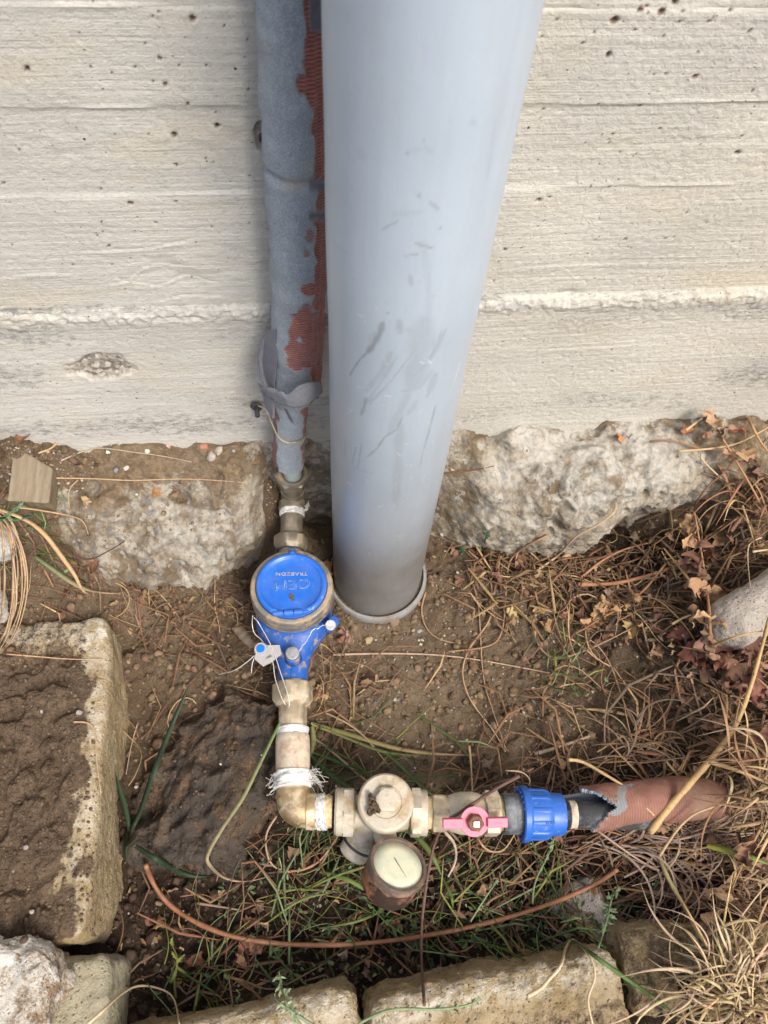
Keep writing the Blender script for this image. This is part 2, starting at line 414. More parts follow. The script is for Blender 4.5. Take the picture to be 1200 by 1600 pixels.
def tag(o, label=None, cat=None, group=None, kind=None):
    for k, v in (('label', label), ('category', cat), ('group', group), ('kind', kind)):
        if v: o[k] = v
    return o
def thing(name, label, cat, loc=(0, 0, 0), group=None):
    o = bpy.data.objects.new(name, None); COL.objects.link(o)
    o.location = loc; o.empty_display_size = .01
    return tag(o, label, cat, group)
class Geo:
    """collects pieces into one mesh"""
    def __init__(s): s.v = []; s.f = []; s.n = 0; s.c = []
    def add(s, v, f, col=None):
        v = np.asarray(v, float); s.v.append(v)
        s.f += [tuple(int(q) + s.n for q in x) for x in f]
        if col is not None: s.c.append(np.tile(np.array([*col, 1.0])[None], (len(v), 1)))
        s.n += len(v); return s
    def build(s, name, mat, parent=None, smooth=True, sharp=35):
        at_ = {'tint': ('FLOAT_COLOR', np.concatenate(s.c))} if s.c else None
        return mesh(name, np.concatenate(s.v), s.f, mat, parent, smooth, sharp, at_)
def frame(d):
    d = np.asarray(d, float); d = d / np.linalg.norm(d)
    a = np.array([0, 0, 1.0]) if abs(d[2]) < .9 else np.array([0, 1.0, 0])
    u = np.cross(a, d); u /= np.linalg.norm(u)
    return d, u, np.cross(d, u)
def grid_faces(a, b, wrap=False):
    i = np.arange(a - 1)[:, None]; j = np.arange(b if wrap else b - 1)[None]
    j2 = (j + 1) % b
    q = np.stack([i * b + j + 0 * i, i * b + j2, (i + 1) * b + j2, (i + 1) * b + j], -1)
    return q.reshape(-1, 4)
def lathe(o, d, prof, seg=40, phase=0., rad=None):
    """prof: (t, r[, hex]) along axis d from o"""
    d, u, w = frame(d)
    th = np.linspace(0, 2 * math.pi, seg, endpoint=False)
    rings = []
    for p in prof:
        t, r = p[0], p[1]
        rr = np.full(seg, float(r))
        if len(p) > 2 and p[2]:
            x = (th + phase) % (math.pi / 3) - math.pi / 6
            rr = np.minimum(r / np.cos(x), r * (1.15 - .05 * (p[2] - 1)))
        if rad is not None: rr = rr * rad(th, t)
        rings.append(np.asarray(o) + d * t + np.outer(np.cos(th) * rr, u) + np.outer(np.sin(th) * rr, w))
    v = np.concatenate(rings)
    f = [tuple(x) for x in grid_faces(len(prof), seg, True)]
    if prof[0][1] > 1e-5: f.append(tuple(range(seg))[::-1])
    n = len(v) - seg
    if prof[-1][1] > 1e-5: f.append(tuple(range(n, n + seg)))
    return v, f
def nut(o, d, r, L, seg=48, phase=0.0, bev=.0012):
    return lathe(o, d, [(0, r * .92), (0, r * .99), (bev, r, 1), (L - bev, r, 1), (L, r * .99), (L, r * .80)], seg, phase)
def catmull(P, n=8):
    P = np.asarray(P, float)
    if len(P) < 3:
        t = np.linspace(0, 1, n)[:, None]; return P[0] * (1 - t) + P[-1] * t
    Q = np.concatenate([[2 * P[0] - P[1]], P, [2 * P[-1] - P[-2]]])
    out = []
    for i in range(1, len(Q) - 2):
        for t in np.linspace(0, 1, n, endpoint=False):
            a, b, c, d = Q[i - 1], Q[i], Q[i + 1], Q[i + 2]
            out.append(.5 * (2 * b + (c - a) * t + (2 * a - 5 * b + 4 * c - d) * t * t + (3 * b - a - 3 * c + d) * t ** 3))
    out.append(P[-1]); return np.array(out)
def tube(P, r, seg=6):
    P = np.asarray(P, float); n = len(P)
    r = np.interp(np.linspace(0, 1, n), np.linspace(0, 1, len(r)), r) if hasattr(r, '__len__') else np.full(n, r)
    T = np.gradient(P, axis=0); T /= np.linalg.norm(T, axis=1)[:, None] + 1e-12
    _, u, _ = frame(T[0]); v = []
    th = np.linspace(0, 2 * math.pi, seg, endpoint=False)
    for i in range(n):
        u = u - T[i] * (u @ T[i]); u /= np.linalg.norm(u) + 1e-12
        w = np.cross(T[i], u)
        v.append(P[i] + np.outer(np.cos(th), u) * r[i] + np.outer(np.sin(th), w) * r[i])
    f = [tuple(x) for x in grid_faces(n, seg, True)] + [tuple(range(seg))[::-1], tuple(range((n - 1) * seg, n * seg))]
    return np.concatenate(v), f
def ribbon(P, w, fold=.25, up=(0, 0, 1)):
    """blade: three verts across with a V fold"""
    P = np.asarray(P, float); n = len(P)
    w = np.interp(np.linspace(0, 1, n), np.linspace(0, 1, len(w)), w)
    T = np.gradient(P, axis=0); T /= np.linalg.norm(T, axis=1)[:, None] + 1e-12
    S = np.cross(T, np.asarray(up, float)); S /= np.linalg.norm(S, axis=1)[:, None] + 1e-9
    N = np.cross(S, T)
    v = np.stack([P - S * w[:, None] / 2 + N * w[:, None] * fold, P, P + S * w[:, None] / 2 + N * w[:, None] * fold,
                  P + S * w[:, None] * .1 - N * w[:, None] * .12], 1).reshape(-1, 3)
    f = []
    for i in range(n - 1):
        for a, b in ((0, 1), (1, 2), (2, 3), (3, 0)):
            f.append((i * 4 + a, i * 4 + b, (i + 1) * 4 + b, (i + 1) * 4 + a))
    return v, f
def leafmesh(L, W, curl, crump, seed, nx=10, ny=6):
    r = np.random.default_rng(seed)
    t = np.linspace(0, 1, nx)[:, None] + np.zeros((1, ny)); s = np.linspace(-1, 1, ny)[None] + np.zeros((nx, 1))
    w = np.sin(np.pi * t ** .8) ** .8 * (1 + .25 * np.sin(t * 23 + seed) * np.abs(s))
    x = t * L; y = s * W / 2 * w
    a = curl * (t - .3)
    z = L * .25 * np.sin(a * 2) * 1.0 + np.abs(s) ** 1.5 * W * .35 * math.copysign(1, curl) * w
    p = np.stack([x, y, z], -1).reshape(-1, 3)
    q = p / L * 3 + seed * 3.1
    p = p + np.stack([gn(q, 1), gn(q, 2), gn(q, 3)], -1) * crump * L
    return p, grid_faces(nx, ny)
def shiftrot(v, rot, loc):
    return v @ np.array(rot).T + np.asarray(loc)
def rand_rot(r, tilt=.6):
    return Matrix.Rotation(r.uniform(0, 6.283), 3, 'Z') @ Matrix.Rotation(r.uniform(-tilt, tilt), 3, 'X') @ Matrix.Rotation(r.uniform(-tilt, tilt), 3, 'Y')
def nonuni(lo, hi, dlo, dhi, step, grow=1.25):
    a = list(np.arange(dlo, dhi + 1e-9, step)); s = step
    while a[-1] < hi: s *= grow; a.append(a[-1] + s)
    s = step
    while a[0] > lo: s *= grow; a.insert(0, a[0] - s)
    a[0] = lo; a[-1] = hi
    return np.array(a)
WY = .09          # wall plane

# ------------------------------------------------------------------ ground
ANCH = [(0, 880, .13), (60, 860, .125), (100, 930, .075), (180, 925, .05), (60, 955, .085), (220, 1000, .02), (260, 960, .03), (330, 1000, .02),
        (210, 1150, .005), (210, 1400, -.01), (300, 1400, -.02), (200, 1490, -.01), (300, 1520, -.02), (450, 1500, -.025), (450, 1400, -.03), (600, 1450, -.03),
        (800, 1400, -.02), (960, 1420, -.005), (700, 1250, -.015), (500, 1250, -.02), (650, 1150, .0), (600, 1000, .0), (760, 900, .002), (900, 870, .0), (1000, 850, -.03), (950, 835, -.02), (1050, 860, -.015),
        (800, 1050, .004), (950, 1050, .0), (1050, 1150, .02), (1150, 1050, .045), (1200, 1200, .06), (1100, 1260, .045), (1150, 1350, .035), (1000, 1340, .01), (1010, 1260, .045),
        (1080, 1420, .01), (1200, 1450, .055), (1100, 1530, .06), (1200, 1600, .09), (1050, 1570, .05), (900, 1590, .03), (400, 1592, .03), (50, 1200, .06), (50, 1400, .06), (50, 1560, .05),
        (100, 1560, .0), (-150, 1300, .12), (-150, 1000, .14), (1350, 1200, .1), (1350, 900, .1),
        (10, 690, .205), (80, 705, .185), (200, 690, .178), (300, 700, .17), (380, 705, .15), (20, 780, .165), (90, 800, .135), (140, 870, .075), (90, 890, .09), (200, 750, .150), (290, 735, .145), (330, 735, .135), (240, 900, .02),
        (1190, 760, .09), (1190, 850, .06), (1100, 800, .05), (1190, 680, .165), (1100, 690, .15), (1000, 760, .03), (-200, 650, .22), (1400, 700, .18), (700, 860, .0), (500, 800, .0), (430, 900, .005), (590, 900, .0)]
AP = np.array([at(a, b, z=c) for a, b, c in ANCH])
for x in (-.9, -.5, 0, .5, .9):
    AP = np.concatenate([AP, [[x, -.75, .09], [x * 1.5, -1.1, .1]]])
def base_h(x, y):
    num = 0; den = 0
    for ax, ay, az in AP:
        w = 1.0 / ((x - ax) ** 2 + (y - ay) ** 2 + .00035) ** 1.7
        num = num + w * az; den = den + w
    return num / den
gx = nonuni(-16, 16, -.50, .56, .0022)
gy = nonuni(-16, .15, -.55, .15, .0022)
GX, GY = np.meshgrid(gx, gy, indexing='ij')
fx, fy = GX.ravel(), GY.ravel()
H = base_h(fx, fy)
p3 = np.stack([fx, fy, 0 * fx], -1)
nearm = np.exp(-np.maximum(0, np.hypot(fx, fy + .2) - .6) / .5)
smooth_c = np.exp(-(((fx - .02) / .10) ** 2 + ((fy + .12) / .09) ** 2))
amp = 1 - .6 * smooth_c
n1 = fbm(p3 + 5, 13, 2, .5, 1); n2 = fbm(p3 + gn(p3 * 30, 5)[:, None] * .01, 45, 3, .55, 4)
n3 = fbm(p3, 150, 2, .7, 9) * 1.5; rd = fbm(p3 + gn(p3 * 18, 8)[:, None] * .015, 24, 2, .5, 12, True)
H = H + nearm * amp * (.006 * n1 + .0038 * n2 + .0014 * n3 + .003 * np.minimum(rd, .6)) - nearm * .004 * ss(.93, 1.05, rd) * amp
leftm = ss(-.12, -.22, fx)
H = H + leftm * nearm * .004 * np.abs(gn(p3 * 38, 21))
H = np.where(np.hypot(fx, fy) < .06, np.minimum(H, .004), H)
# masks r: moist soil, painted shade under right footing, g: moss
def gauss(px, py, z, sx, sy):
    q = at(px, py, z=z); return np.exp(-(((fx - q[0]) / sx) ** 2 + ((fy - q[1]) / sy) ** 2))
damp = .10 + .95 * ss(-.21, -.31, fy) * ss(.35, .22, fx) + .5 * gauss(300, 1250, 0, .09, .10) + .35 * gauss(950, 1000, 0, .12, .1) + .9 * gauss(1000, 855, 0, .07, .04) + .35 * gauss(1050, 1200, .03, .1, .08)
damp = damp - .25 * gauss(640, 1090, 0, .09, .06) - .2 * gauss(150, 800, .13, .15, .08)
moss = .55 * gauss(130, 690, .17, .05, .02) + .5 * gauss(300, 1360, -.02, .03, .03) + .3 * gauss(60, 1360, .06, .05, .04) + .45 * gauss(260, 990, .02, .05, .02)
dust = .75 * gauss(170, 790, .14, .12, .06) + .6 * gauss(640, 1085, 0, .10, .07) + .5 * gauss(60, 930, .1, .08, .04) + .5 * gauss(260, 960, .02, .06, .03) + .4 * gauss(590, 990, 0, .05, .03)
mk = np.stack([np.clip(damp, 0, 1), np.clip(moss, 0, 1), np.clip(dust, 0, 1), 0 * fx + 1], -1)
ground = mesh('ground', np.stack([fx, fy, H], -1), grid_faces(len(gx), len(gy)), 'soil', attrs={'mask': ('FLOAT_COLOR', mk)})
tag(ground, 'brown crumbly soil at the foot of the concrete wall', kind='structure')
HG = H.reshape(GX.shape)
def hgt(x, y):
    x = np.clip(x, -2, 2); y = np.clip(y, -2, .149)
    i = np.clip(np.searchsorted(gx, x) - 1, 0, len(gx) - 2); j = np.clip(np.searchsorted(gy, y) - 1, 0, len(gy) - 2)
    a = (x - gx[i]) / (gx[i + 1] - gx[i]); b = (y - gy[j]) / (gy[j + 1] - gy[j])
    return (HG[i, j] * (1 - a) + HG[i + 1, j] * a) * (1 - b) + (HG[i, j + 1] * (1 - a) + HG[i + 1, j + 1] * a) * b
SUP = []
def support(v, f):
    SUP.append(BVHTree.FromPolygons(np.asarray(v).tolist(), [tuple(map(int, q)) for q in f]))
ci = (gx > -.6) & (gx < .65); cj = (gy > -.62)
sub = np.ix_(np.where(ci)[0][::2], np.where(cj)[0][::2])
support(np.stack([GX[sub].ravel(), GY[sub].ravel(), HG[sub].ravel()], -1), grid_faces(*GX[sub].shape))
def hit(px, py):
    d = Vector(ray(px, py)); o = Vector(CAM); best = None
    for t in SUP:
        h = t.ray_cast(o, d)
        if h[0] is not None and (best is None or h[3] < best[1]): best = (h[0], h[3])
    return np.array(best[0]) if best else at(px, py, z=0)

# ------------------------------------------------------------------ concrete wall, one part per board imprint
PITS = [(342, 8, 0), (585, 42, 0), (562, 62, 0), (708, 70, 2), (825, 92, 0), (535, 160, 0), (587, 215, 1), (100, 252, 2), (495, 248, 0), (332, 245, 0), (760, 240, 0), (413, 272, 0), (565, 302, 0), (608, 310, 1), (690, 382, 1), (740, 388, 0), (793, 418, 0), (797, 465, 2), (640, 497, 2), (755, 588, 0), (647, 607, 1), (370, 700, 1), (480, 747, 2), (647, 742, 0), (572, 818, 0), (372, 815, 0), (354, 865, 0), (400, 905, 1), (720, 893, 0), (267, 972, 0), (410, 973, 0), (917, 822, 0), (70, 550, 0), (12, 678, 0), (906, 146, 0), (903, 210, 0), (915, 328, 0), (505, 1443, 0), (398, 1442, 0), (520, 1590, 0)]
PITS = [(a * .425, b * .425, c) for a, b, c in PITS]
PR = [(285, 20, 1), (548, 70, 3), (640, 30, 2), (662, 20, 1), (718, 38, 3), (765, 5, 2), (793, 37, 0), (963, 35, 1), (885, 75, 1), (1030, 110, 1), (288, 128, 0), (435, 152, 0), (527, 195, 2), (622, 105, 0), (688, 262, 0), (730, 265, 1), (835, 275, 2), (848, 185, 0), (1040, 325, 0), (642, 375, 0), (490, 367, 0), (295, 393, 0), (712, 460, 0), (543, 483, 0), (530, 500, 0), (568, 547, 0), (988, 547, 2), (1005, 487, 0), (278, 712, 2), (318, 703, 1), (530, 667, 1), (465, 665, 0), (295, 787, 0), (157, 889, 1), (214, 885, 0), (806, 760, 0), (878, 795, 0), (587, 855, 1), (730, 853, 0), (760, 847, 0), (480, 858, 0), (606, 888, 0), (118, 1005, 0), (512, 1162, 0), (540, 1326, 0), (1072, 435, 0), (968, 865, 0), (780, 76, 1), (905, 55, 0), (725, 130, 0), (475, 112, 0), (342, 68, 0)]
PITS += [(720 + a * .4376, b * .4376, c) for a, b, c in PR]
pw = [(*at(a, b, y=WY), (.0009, .0014, .0021, .0028)[c]) for a, b, c in PITS]
for k in range(70):
    pw.append((rng.uniform(-.34, .45), WY, rng.uniform(.3, .64), rng.uniform(.0005, .0009)))
wall = thing('concrete_wall', 'board marked pale concrete wall with air holes and a broken rough foot', 'wall', (0, WY, 0))
zb = [-.12, .368, .480, .547, .608, .70, .79, .88, .99, 1.1, 1.22, 1.33, 1.45, 1.56, 1.68, 1.8, 1.92, 2.04, 2.16]
for k in range(len(zb) - 1):
    z0, z1 = zb[k], zb[k + 1]
    if k == 0:
        zz = np.concatenate([[z0, 0, .08], np.arange(.13, z1, .0013)])
    elif k < 5: zz = np.arange(z0, min(z1, .66), .0013)
    else: zz = np.linspace(z0, z1, 8)
    if k == 4: zz = np.concatenate([zz, [.68]])
    zz = zz[(zz > z0 + .0006) & (zz < z1 - .0006)]; zz = np.concatenate([[z0], zz, [z1]])
    xx = nonuni(-3.5, 3.5, -.36, .48, .0013, 1.3) if k < 5 else np.linspace(-3.5, 3.5, 60)
    X, Z = np.meshgrid(xx, zz, indexing='ij'); x, z = X.ravel(), Z.ravel()
    q = np.stack([x, 0 * x + k * 3.3, z], -1)
    warp = gn(q * [3, 1, 6], 3) * .012 + gn(q * [9, 1, 20], 6) * .003
    qg = np.stack([x * 4, q[:, 1], (z + warp) * 230], -1)
    kn = np.zeros_like(x)
    grain = gn(qg, 11) * .00030 + gn(qg * [1.5, 1, 2.2], 14) * .0002
    ga = .2 + 1.0 * ss(-.05, .45, gn(q * [4, 1, 14], 17)) * (.45 + .55 * ss(-.2, .25, x))
    y = grain * ga + .0012 * gn(q * 14, 18) + .0003 * fbm(q, 160, 2, .6, 30)
    edge = np.minimum(z - z0, z1 - z)
    bt = np.exp(-((z - z0) / .0022) ** 2) if k > 1 else 0 * z
    y = y - .0007 * bt * (.2 + .8 * ss(-.2, .3, gn(np.stack([x * 28, q[:, 1], 0 * x], -1), 40)))
    y = y + [0, .0, .0008, -.0004, .0006][k] if k < 5 else y + .0003 * (k % 3)
    dark = 0 * x; white = 0 * x; pit = 0 * x; agg = 0 * x
    wob = .004 * gn(np.stack([x * 9, 0 * x, 0 * x], -1), 44) + .0015 * gn(np.stack([x * 40, 0 * x, 0 * x], -1), 45)
    if k == 0:
        d = z1 - z + wob
        led = ss(.022, .003, d)
        y = y - .0012 * led - .0022 * ss(.05, .0, d)
        y = y + .0022 * fbm(q, 110, 3, .7, 46) * led
        white = np.maximum(white, ss(.022, .002, d) * (.12 + 1.2 * gn(q * [30, 1, 90], 47)))
        dark = np.maximum(dark, .8 * ss(.006, .013, d) * ss(.065, .014, d) * (.62 + .9 * gn(q * [9, 1, 16], 48)))
        dark = np.maximum(dark, .62 * ss(.275, .24, z - .0 * x) * ss(.17, .2, z) * (.62 + 1.0 * gn(q * [7, 1, 22], 49)))
        dark = np.maximum(dark, .62 * np.exp(-(((x + .34) / .05) ** 2 + ((z - .29) / .03) ** 2)))
        dark = np.maximum(dark, .7 * np.exp(-(((x - .40) / .08) ** 2 + ((z - .25) / .035) ** 2)))
        ra = np.hypot((x + .262) / .030, (z - .300) / .019) + .35 * gn(q * 60, 50)
        agg = ss(1.05, .8, ra); y = y + .003 * agg + .0015 * agg * fbm(q, 180, 2, .6, 51)
    if k == 1:
        d = z - z0 + wob
        dark = np.maximum(dark, .55 * ss(.018, .004, d) * ss(.0, .25, .2 + gn(q * [8, 1, 3], 52)) * ss(.12, -.1, x))
        white = np.maximum(white, ss(.009, .001, d) * (.2 + 1.1 * gn(q * [24, 1, 80], 53)))
        dark = np.maximum(dark, .75 * ss(.012, .003, d) * (.5 + .9 * gn(q * [10, 1, 20], 54)))
        y = y + .0016 * np.exp(-((x - .165) / .012) ** 2 - (d / .006) ** 2) * 3
        for pl in ([(110, 393), (200, 392), (250, 386), (300, 376), (335, 372)], [(160, 447), (200, 440), (215, 425), (235, 416), (290, 416), (350, 418)], [(205, 441), (250, 446), (290, 432), (335, 443)], [(245, 470), (290, 462), (350, 463)], [(0, 435), (60, 428), (120, 430)]):
            PL = catmull(np.array([at(a, b, y=WY) for a, b in pl]), 8); mm_ = (x > PL[:, 0].min()) & (x < PL[:, 0].max())
            dz = z[mm_] - np.interp(x[mm_], PL[:, 0], PL[:, 2]); en = np.sin(np.pi * (x[mm_] - PL[:, 0].min()) / np.ptp(PL[:, 0])) ** .5
            y[mm_] += en * .0011 * np.where(dz > 0, np.exp(-dz / .0016), -.8 * np.exp(dz / .0030))
        kn = np.exp(-(((x + .15) / .055) ** 2 + ((z - .41) / .022) ** 2))
        y = y + .0014 * kn * fbm(np.stack([x, q[:, 1], z * 2.4], -1), 22, 2, .5, 55, True)
    if k == 2:
        rg = np.exp(-(((x + .19) / .09) ** 2 + ((z - .525) / .012) ** 2))
        y = y - .001 * rg * fbm(q, 60, 3, .6, 56)
    rough_r = ss(.02, .2, x); y = y + .0004 * rough_r * fbm(q, 260, 2, .7, 60)
    if k > 1 and k < 5:
        dark = np.maximum(dark, .30 * bt * ss(-.05, .3, gn(q * [10, 1, 2], 61)))
    if k < 5:
        for (ax, _, az, rr) in pw:
            if az < z0 - .004 or az > z1 + .004: continue
            m_ = np.abs(x - ax) < .006
            dd = np.hypot((x[m_] - ax), (z[m_] - az) * 1.1) + .25 * rr * gn(q[m_] * 900, 70)
            s = ss(rr * 1.15, rr * .55, dd); y[m_] += .0026 * s * min(1, rr / .0015); pit[m_] = np.maximum(pit[m_], ss(rr * 1.05, rr * .8, dd))
        # chipped anchor hole beside the insulated riser
        ax, _, az = at(410, 216, y=WY)
        dd = np.hypot((x - ax) / .006, (z - az) / .012) + .3 * gn(q * 160, 71)
        y = y + .004 * ss(1.1, .5, dd); dark = np.maximum(dark, ss(1.2, .8, dd) * .8); agg = np.maximum(agg, ss(1.15, .9, dd) * .6)
        ax, _, az = at(398, 632, y=WY)
        dd = np.hypot((x - ax) / .012, (z - az) / .007) + .35 * gn(q * 160, 72)
        if k == 0: white = np.maximum(white, .6 * ss(1.1, .5, dd)); agg = np.maximum(agg, .7 * ss(1.1, .7, dd)); y = y + .0015 * ss(1.1, .5, dd)
    def seamfn(zs):
        q0 = np.stack([x, 0 * x + zs * 50, 0 * x], -1)
        if abs(zs - .368) < .001:
            rg = .5 + .5 * ss(-.3, .3, gn(q0 * [14, 1, 1], 201))
            return -.0026 * rg + .0018 * fbm(q0, 90, 3, .7, 202), .0026 * gn(q0 * [9, 1, 1], 203) + .0011 * gn(q0 * [45, 1, 1], 204)
        return -.0007 * ss(-.1, .4, gn(q0 * [11, 1, 1], 205)) + .0006 * ss(.2, .5, gn(q0 * [25, 1, 1], 206)), .0010 * gn(q0 * [7, 1, 1], 207) + .0004 * gn(q0 * [50, 1, 1], 208)
    zn = z.copy()
    for zs in (z0, z1):
        if zs < 0: continue
        cy, cz = seamfn(zs); wd = .0050 if abs(zs - .368) < .001 else .0022
        w_ = 1 - ss(0, wd, np.abs(z - zs)); y = y * (1 - w_) + cy * w_
        zn = zn + cz * (1 - ss(0, .02, np.abs(z - zs)))
    z = zn; yy = WY + y
    mk = np.clip(np.stack([dark, white, pit, agg], -1), 0, 1)
    fc = grid_faces(len(xx), len(zz))
    vv = np.stack([x, yy, z], -1)
    o = mesh('board_imprint', vv, fc, 'board_marked_concrete', wall, attrs={'mask': ('FLOAT_COLOR', mk)})
v, f = Geo().add(*lathe((0, 0, 0), (0, 0, 1), [(0, .1)], 4)).v[0], None
# solid core behind the imprints
bx = [(-3.5, WY + .0065, -.12), (3.5, WY + .0065, -.12), (3.5, WY + .25, -.12), (-3.5, WY + .25, -.12), (-3.5, WY + .0065, 2.16), (3.5, WY + .0065, 2.16), (3.5, WY + .25, 2.16), (-3.5, WY + .25, 2.16)]
mesh('wall_core', bx, [(0, 3, 2, 1), (4, 5, 6, 7), (0, 1, 5, 4), (1, 2, 6, 5), (2, 3, 7, 6), (3, 0, 4, 7)], 'board_marked_concrete', wall, smooth=False)

# rough footing
SEC = {-.48: [(.095, .20), (.088, .18), (.075, .12), (.07, .06), (.07, .0), (.08, -.1)],
       -.37: [(.095, .19), (.08, .168), (.05, .140), (.035, .09), (.035, .03), (.06, -.05)],
       -.31: [(.095, .18), (.068, .163), (.034, .145), (.004, .105), (-.004, .05), (.04, -.05)],
       -.24: [(.095, .178), (.06, .155), (.022, .130), (-.018, .085), (-.016, .045), (.02, -.03)],
       -.185: [(.095, .175), (.06, .158), (.024, .137), (-.004, .085), (-.004, .04), (.03, -.03)],
       -.145: [(.095, .175), (.065, .162), (.045, .135), (.024, .08), (.025, .03), (.05, -.04)],
       -.125: [(.095, .175), (.086, .16), (.078, .12), (.07, .07), (.07, .02), (.08, -.05)],
       -.06: [(.095, .178), (.088, .16), (.084, .12), (.08, .06), (.078, .0), (.085, -.05)],
       .06: [(.095, .178), (.086, .165), (.078, .12), (.068, .06), (.062, .0), (.07, -.05)],
       .11: [(.095, .176), (.082, .168), (.055, .125), (.036, .07), (.034, .01), (.05, -.05)],
       .19: [(.095, .176), (.070, .170), (.028, .142), (.008, .07), (.014, .012), (.04, -.05)],
       .255: [(.095, .176), (.062, .171), (.018, .146), (.008, .085), (.022, .022), (.05, -.05)],
       .285: [(.095, .176), (.060, .170), (.018, .145), (.02, .09), (.07, .06), (.09, -.05)],
       .33: [(.095, .176), (.062, .168), (.026, .14), (.018, .095), (.05, .045), (.07, -.05)],
       .40: [(.095, .174), (.070, .162), (.05, .13), (.05, .08), (.07, .03), (.08, -.05)],
       .55: [(.095, .174), (.075, .160), (.06, .12), (.055, .07), (.06, .03), (.08, -.05)]}
xs = nonuni(-3.4, 3.4, -.46, .5, .0016, 1.3); keys = sorted(SEC)
S = np.array([SEC[k] for k in keys])
sec = np.stack([[np.interp(xs, keys, S[:, i, c]) for i in range(6)] for c in (0, 1)], -1)  # 6, nx, 2
ns = 150
tt = np.linspace(0, 5, ns); i0 = np.clip(tt.astype(int), 0, 4); fr = (tt - i0)[:, None, None]
Pq = np.concatenate([sec[:1] * 2 - sec[1:2], sec, sec[-1:] * 2 - sec[-2:-1]])
a, b, c, d = Pq[i0], Pq[i0 + 1], Pq[i0 + 2], Pq[i0 + 3]
cs = .5 * (2 * b + (c - a) * fr + (2 * a - 5 * b + 4 * c - d) * fr ** 2 + (3 * b - a - 3 * c + d) * fr ** 3)
T = np.gradient(cs, axis=0); T /= np.linalg.norm(T, axis=2)[..., None]
N = np.stack([T[..., 1], -T[..., 0]], -1)       # outward
P = np.stack([np.tile(xs, (ns, 1)), cs[..., 0], cs[..., 1]], -1).reshape(-1, 3)
q = P.copy(); wq = q + np.stack([gn(q * 20, 1), gn(q * 20, 2), gn(q * 20, 3)], -1) * .012
ed = np.repeat(ss(0, .25, tt), len(xs))
cav = ss(.25, .6, gn(wq * [17, 17, 24], 90)) + .7 * ss(.3, .6, gn(wq * 38, 92))
disp = (.013 * fbm(wq, 11, 2, .5, 80) + .0050 * fbm(wq, 34, 2, .5, 83, True) - .011 * cav + .0016 * fbm(q, 90, 2, .6, 85) + .0014 * fbm(q, 210, 2, .65, 86)) * (.12 + .88 * ed)
thin = ss(.09, .13, P[:, 0]) + ss(-.115, -.15, P[:, 0]); disp = disp * np.clip(.35 + .75 * thin, 0, 1.1)
Nf = N.reshape(-1, 2)
P[:, 1] += Nf[:, 0] * disp; P[:, 2] += Nf[:, 1] * disp
P[:, 1] = np.minimum(P[:, 1], WY + .012)
# masks
x, y, z = P.T
soilm = .85 * ss(.145, .165, z - .0 * x) * ss(-.1, -.2, x) + .42 * ss(-.22, -.30, x) + .3 * ss(-.36, -.42, x) + .5 * ss(.05, .01, z) + .75 * np.exp(-(((x + .17) / .03) ** 2 + ((z - .155) / .03) ** 2)) * 1 + .7 * ss(.35, .42, x)
soilm = soilm + .30 * ss(.06, .0, np.abs(x - .0) - .04) * ss(.11, .05, z)
whitem = .55 * ss(.12, .145, z) * ss(.10, .16, x) * ss(.36, .30, x) + .35 * np.exp(-(((x + .19) / .05) ** 2 + ((z - .11) / .035) ** 2))
mossm = .55 * ss(.11, .13, x) * ss(.24, .2, x) * ss(.10, .07, z) * 0.9
mk = np.clip(np.stack([soilm, whitem, mossm, 0 * x + 1], -1), 0, 1)
ff = grid_faces(ns, len(xs))
mesh('broken_footing', P, ff, 'broken_concrete', wall, attrs={'mask': ('FLOAT_COLOR', mk)})
support(P, ff)

# ------------------------------------------------------------------ stones and blocks
def rounded_block(name, mat, label, cat, c, half, rz=0., tilt=(0, 0), rnd=.012, disp=(.002, .001), seed=1, n=56, shape=None, maskf=None, group=None):
    g = np.linspace(-1, 1, n); A, B = np.meshgrid(g, g, indexing='ij'); A, B = A.ravel(), B.ravel(); one = np.ones_like(A)
    fs = grid_faces(n, n); V = []; F = []; off = 0
    for k, (o_, rev) in enumerate((((one, A, B), 0), ((-one, A, B), 1), ((A, one, B), 1), ((A, -one, B), 0), ((A, B, one), 0), ((A, B, -one), 1))):
        V.append(np.stack(o_, -1)); F.append((fs[:, ::-1] if rev else fs) + off); off += n * n
    V = np.concatenate(V); F = np.concatenate(F)
    key = np.round(V * 1e5).astype(np.int64); _, idx, inv = np.unique(key, axis=0, return_index=True, return_inverse=True)
    inv = inv.ravel(); V = V[idx]; F = inv[F]
    half = np.array(half, float); p = V * half
    inner = np.clip(p, -(half - rnd), half - rnd); dn = p - inner; L = np.linalg.norm(dn, axis=1); nn = dn / (L[:, None] + 1e-9)
    p = inner + nn * np.minimum(L, rnd)[:, None]
    if shape: p = shape(p, half)
    s = p + seed * 1.7
    p = p + nn * (disp[0] * fbm(s, 22, 3, .55, seed) * 2 + disp[1] * fbm(s, 110, 3, .6, seed + 3) * 1.5)[:, None]
    M = Matrix.Rotation(rz, 3, 'Z') @ Matrix.Rotation(tilt[0], 3, 'X') @ Matrix.Rotation(tilt[1], 3, 'Y')
    mk = np.zeros((len(p), 4)); mk[:, 3] = 1
    if maskf: maskf(p / half, nn, mk)
    o = mesh(name, p, F, mat, attrs={'mask': ('FLOAT_COLOR', mk)})
    o.location = c; o.rotation_euler = M.to_euler()
    support(shiftrot(p, M, c), F)
    return tag(o, label, cat, group)
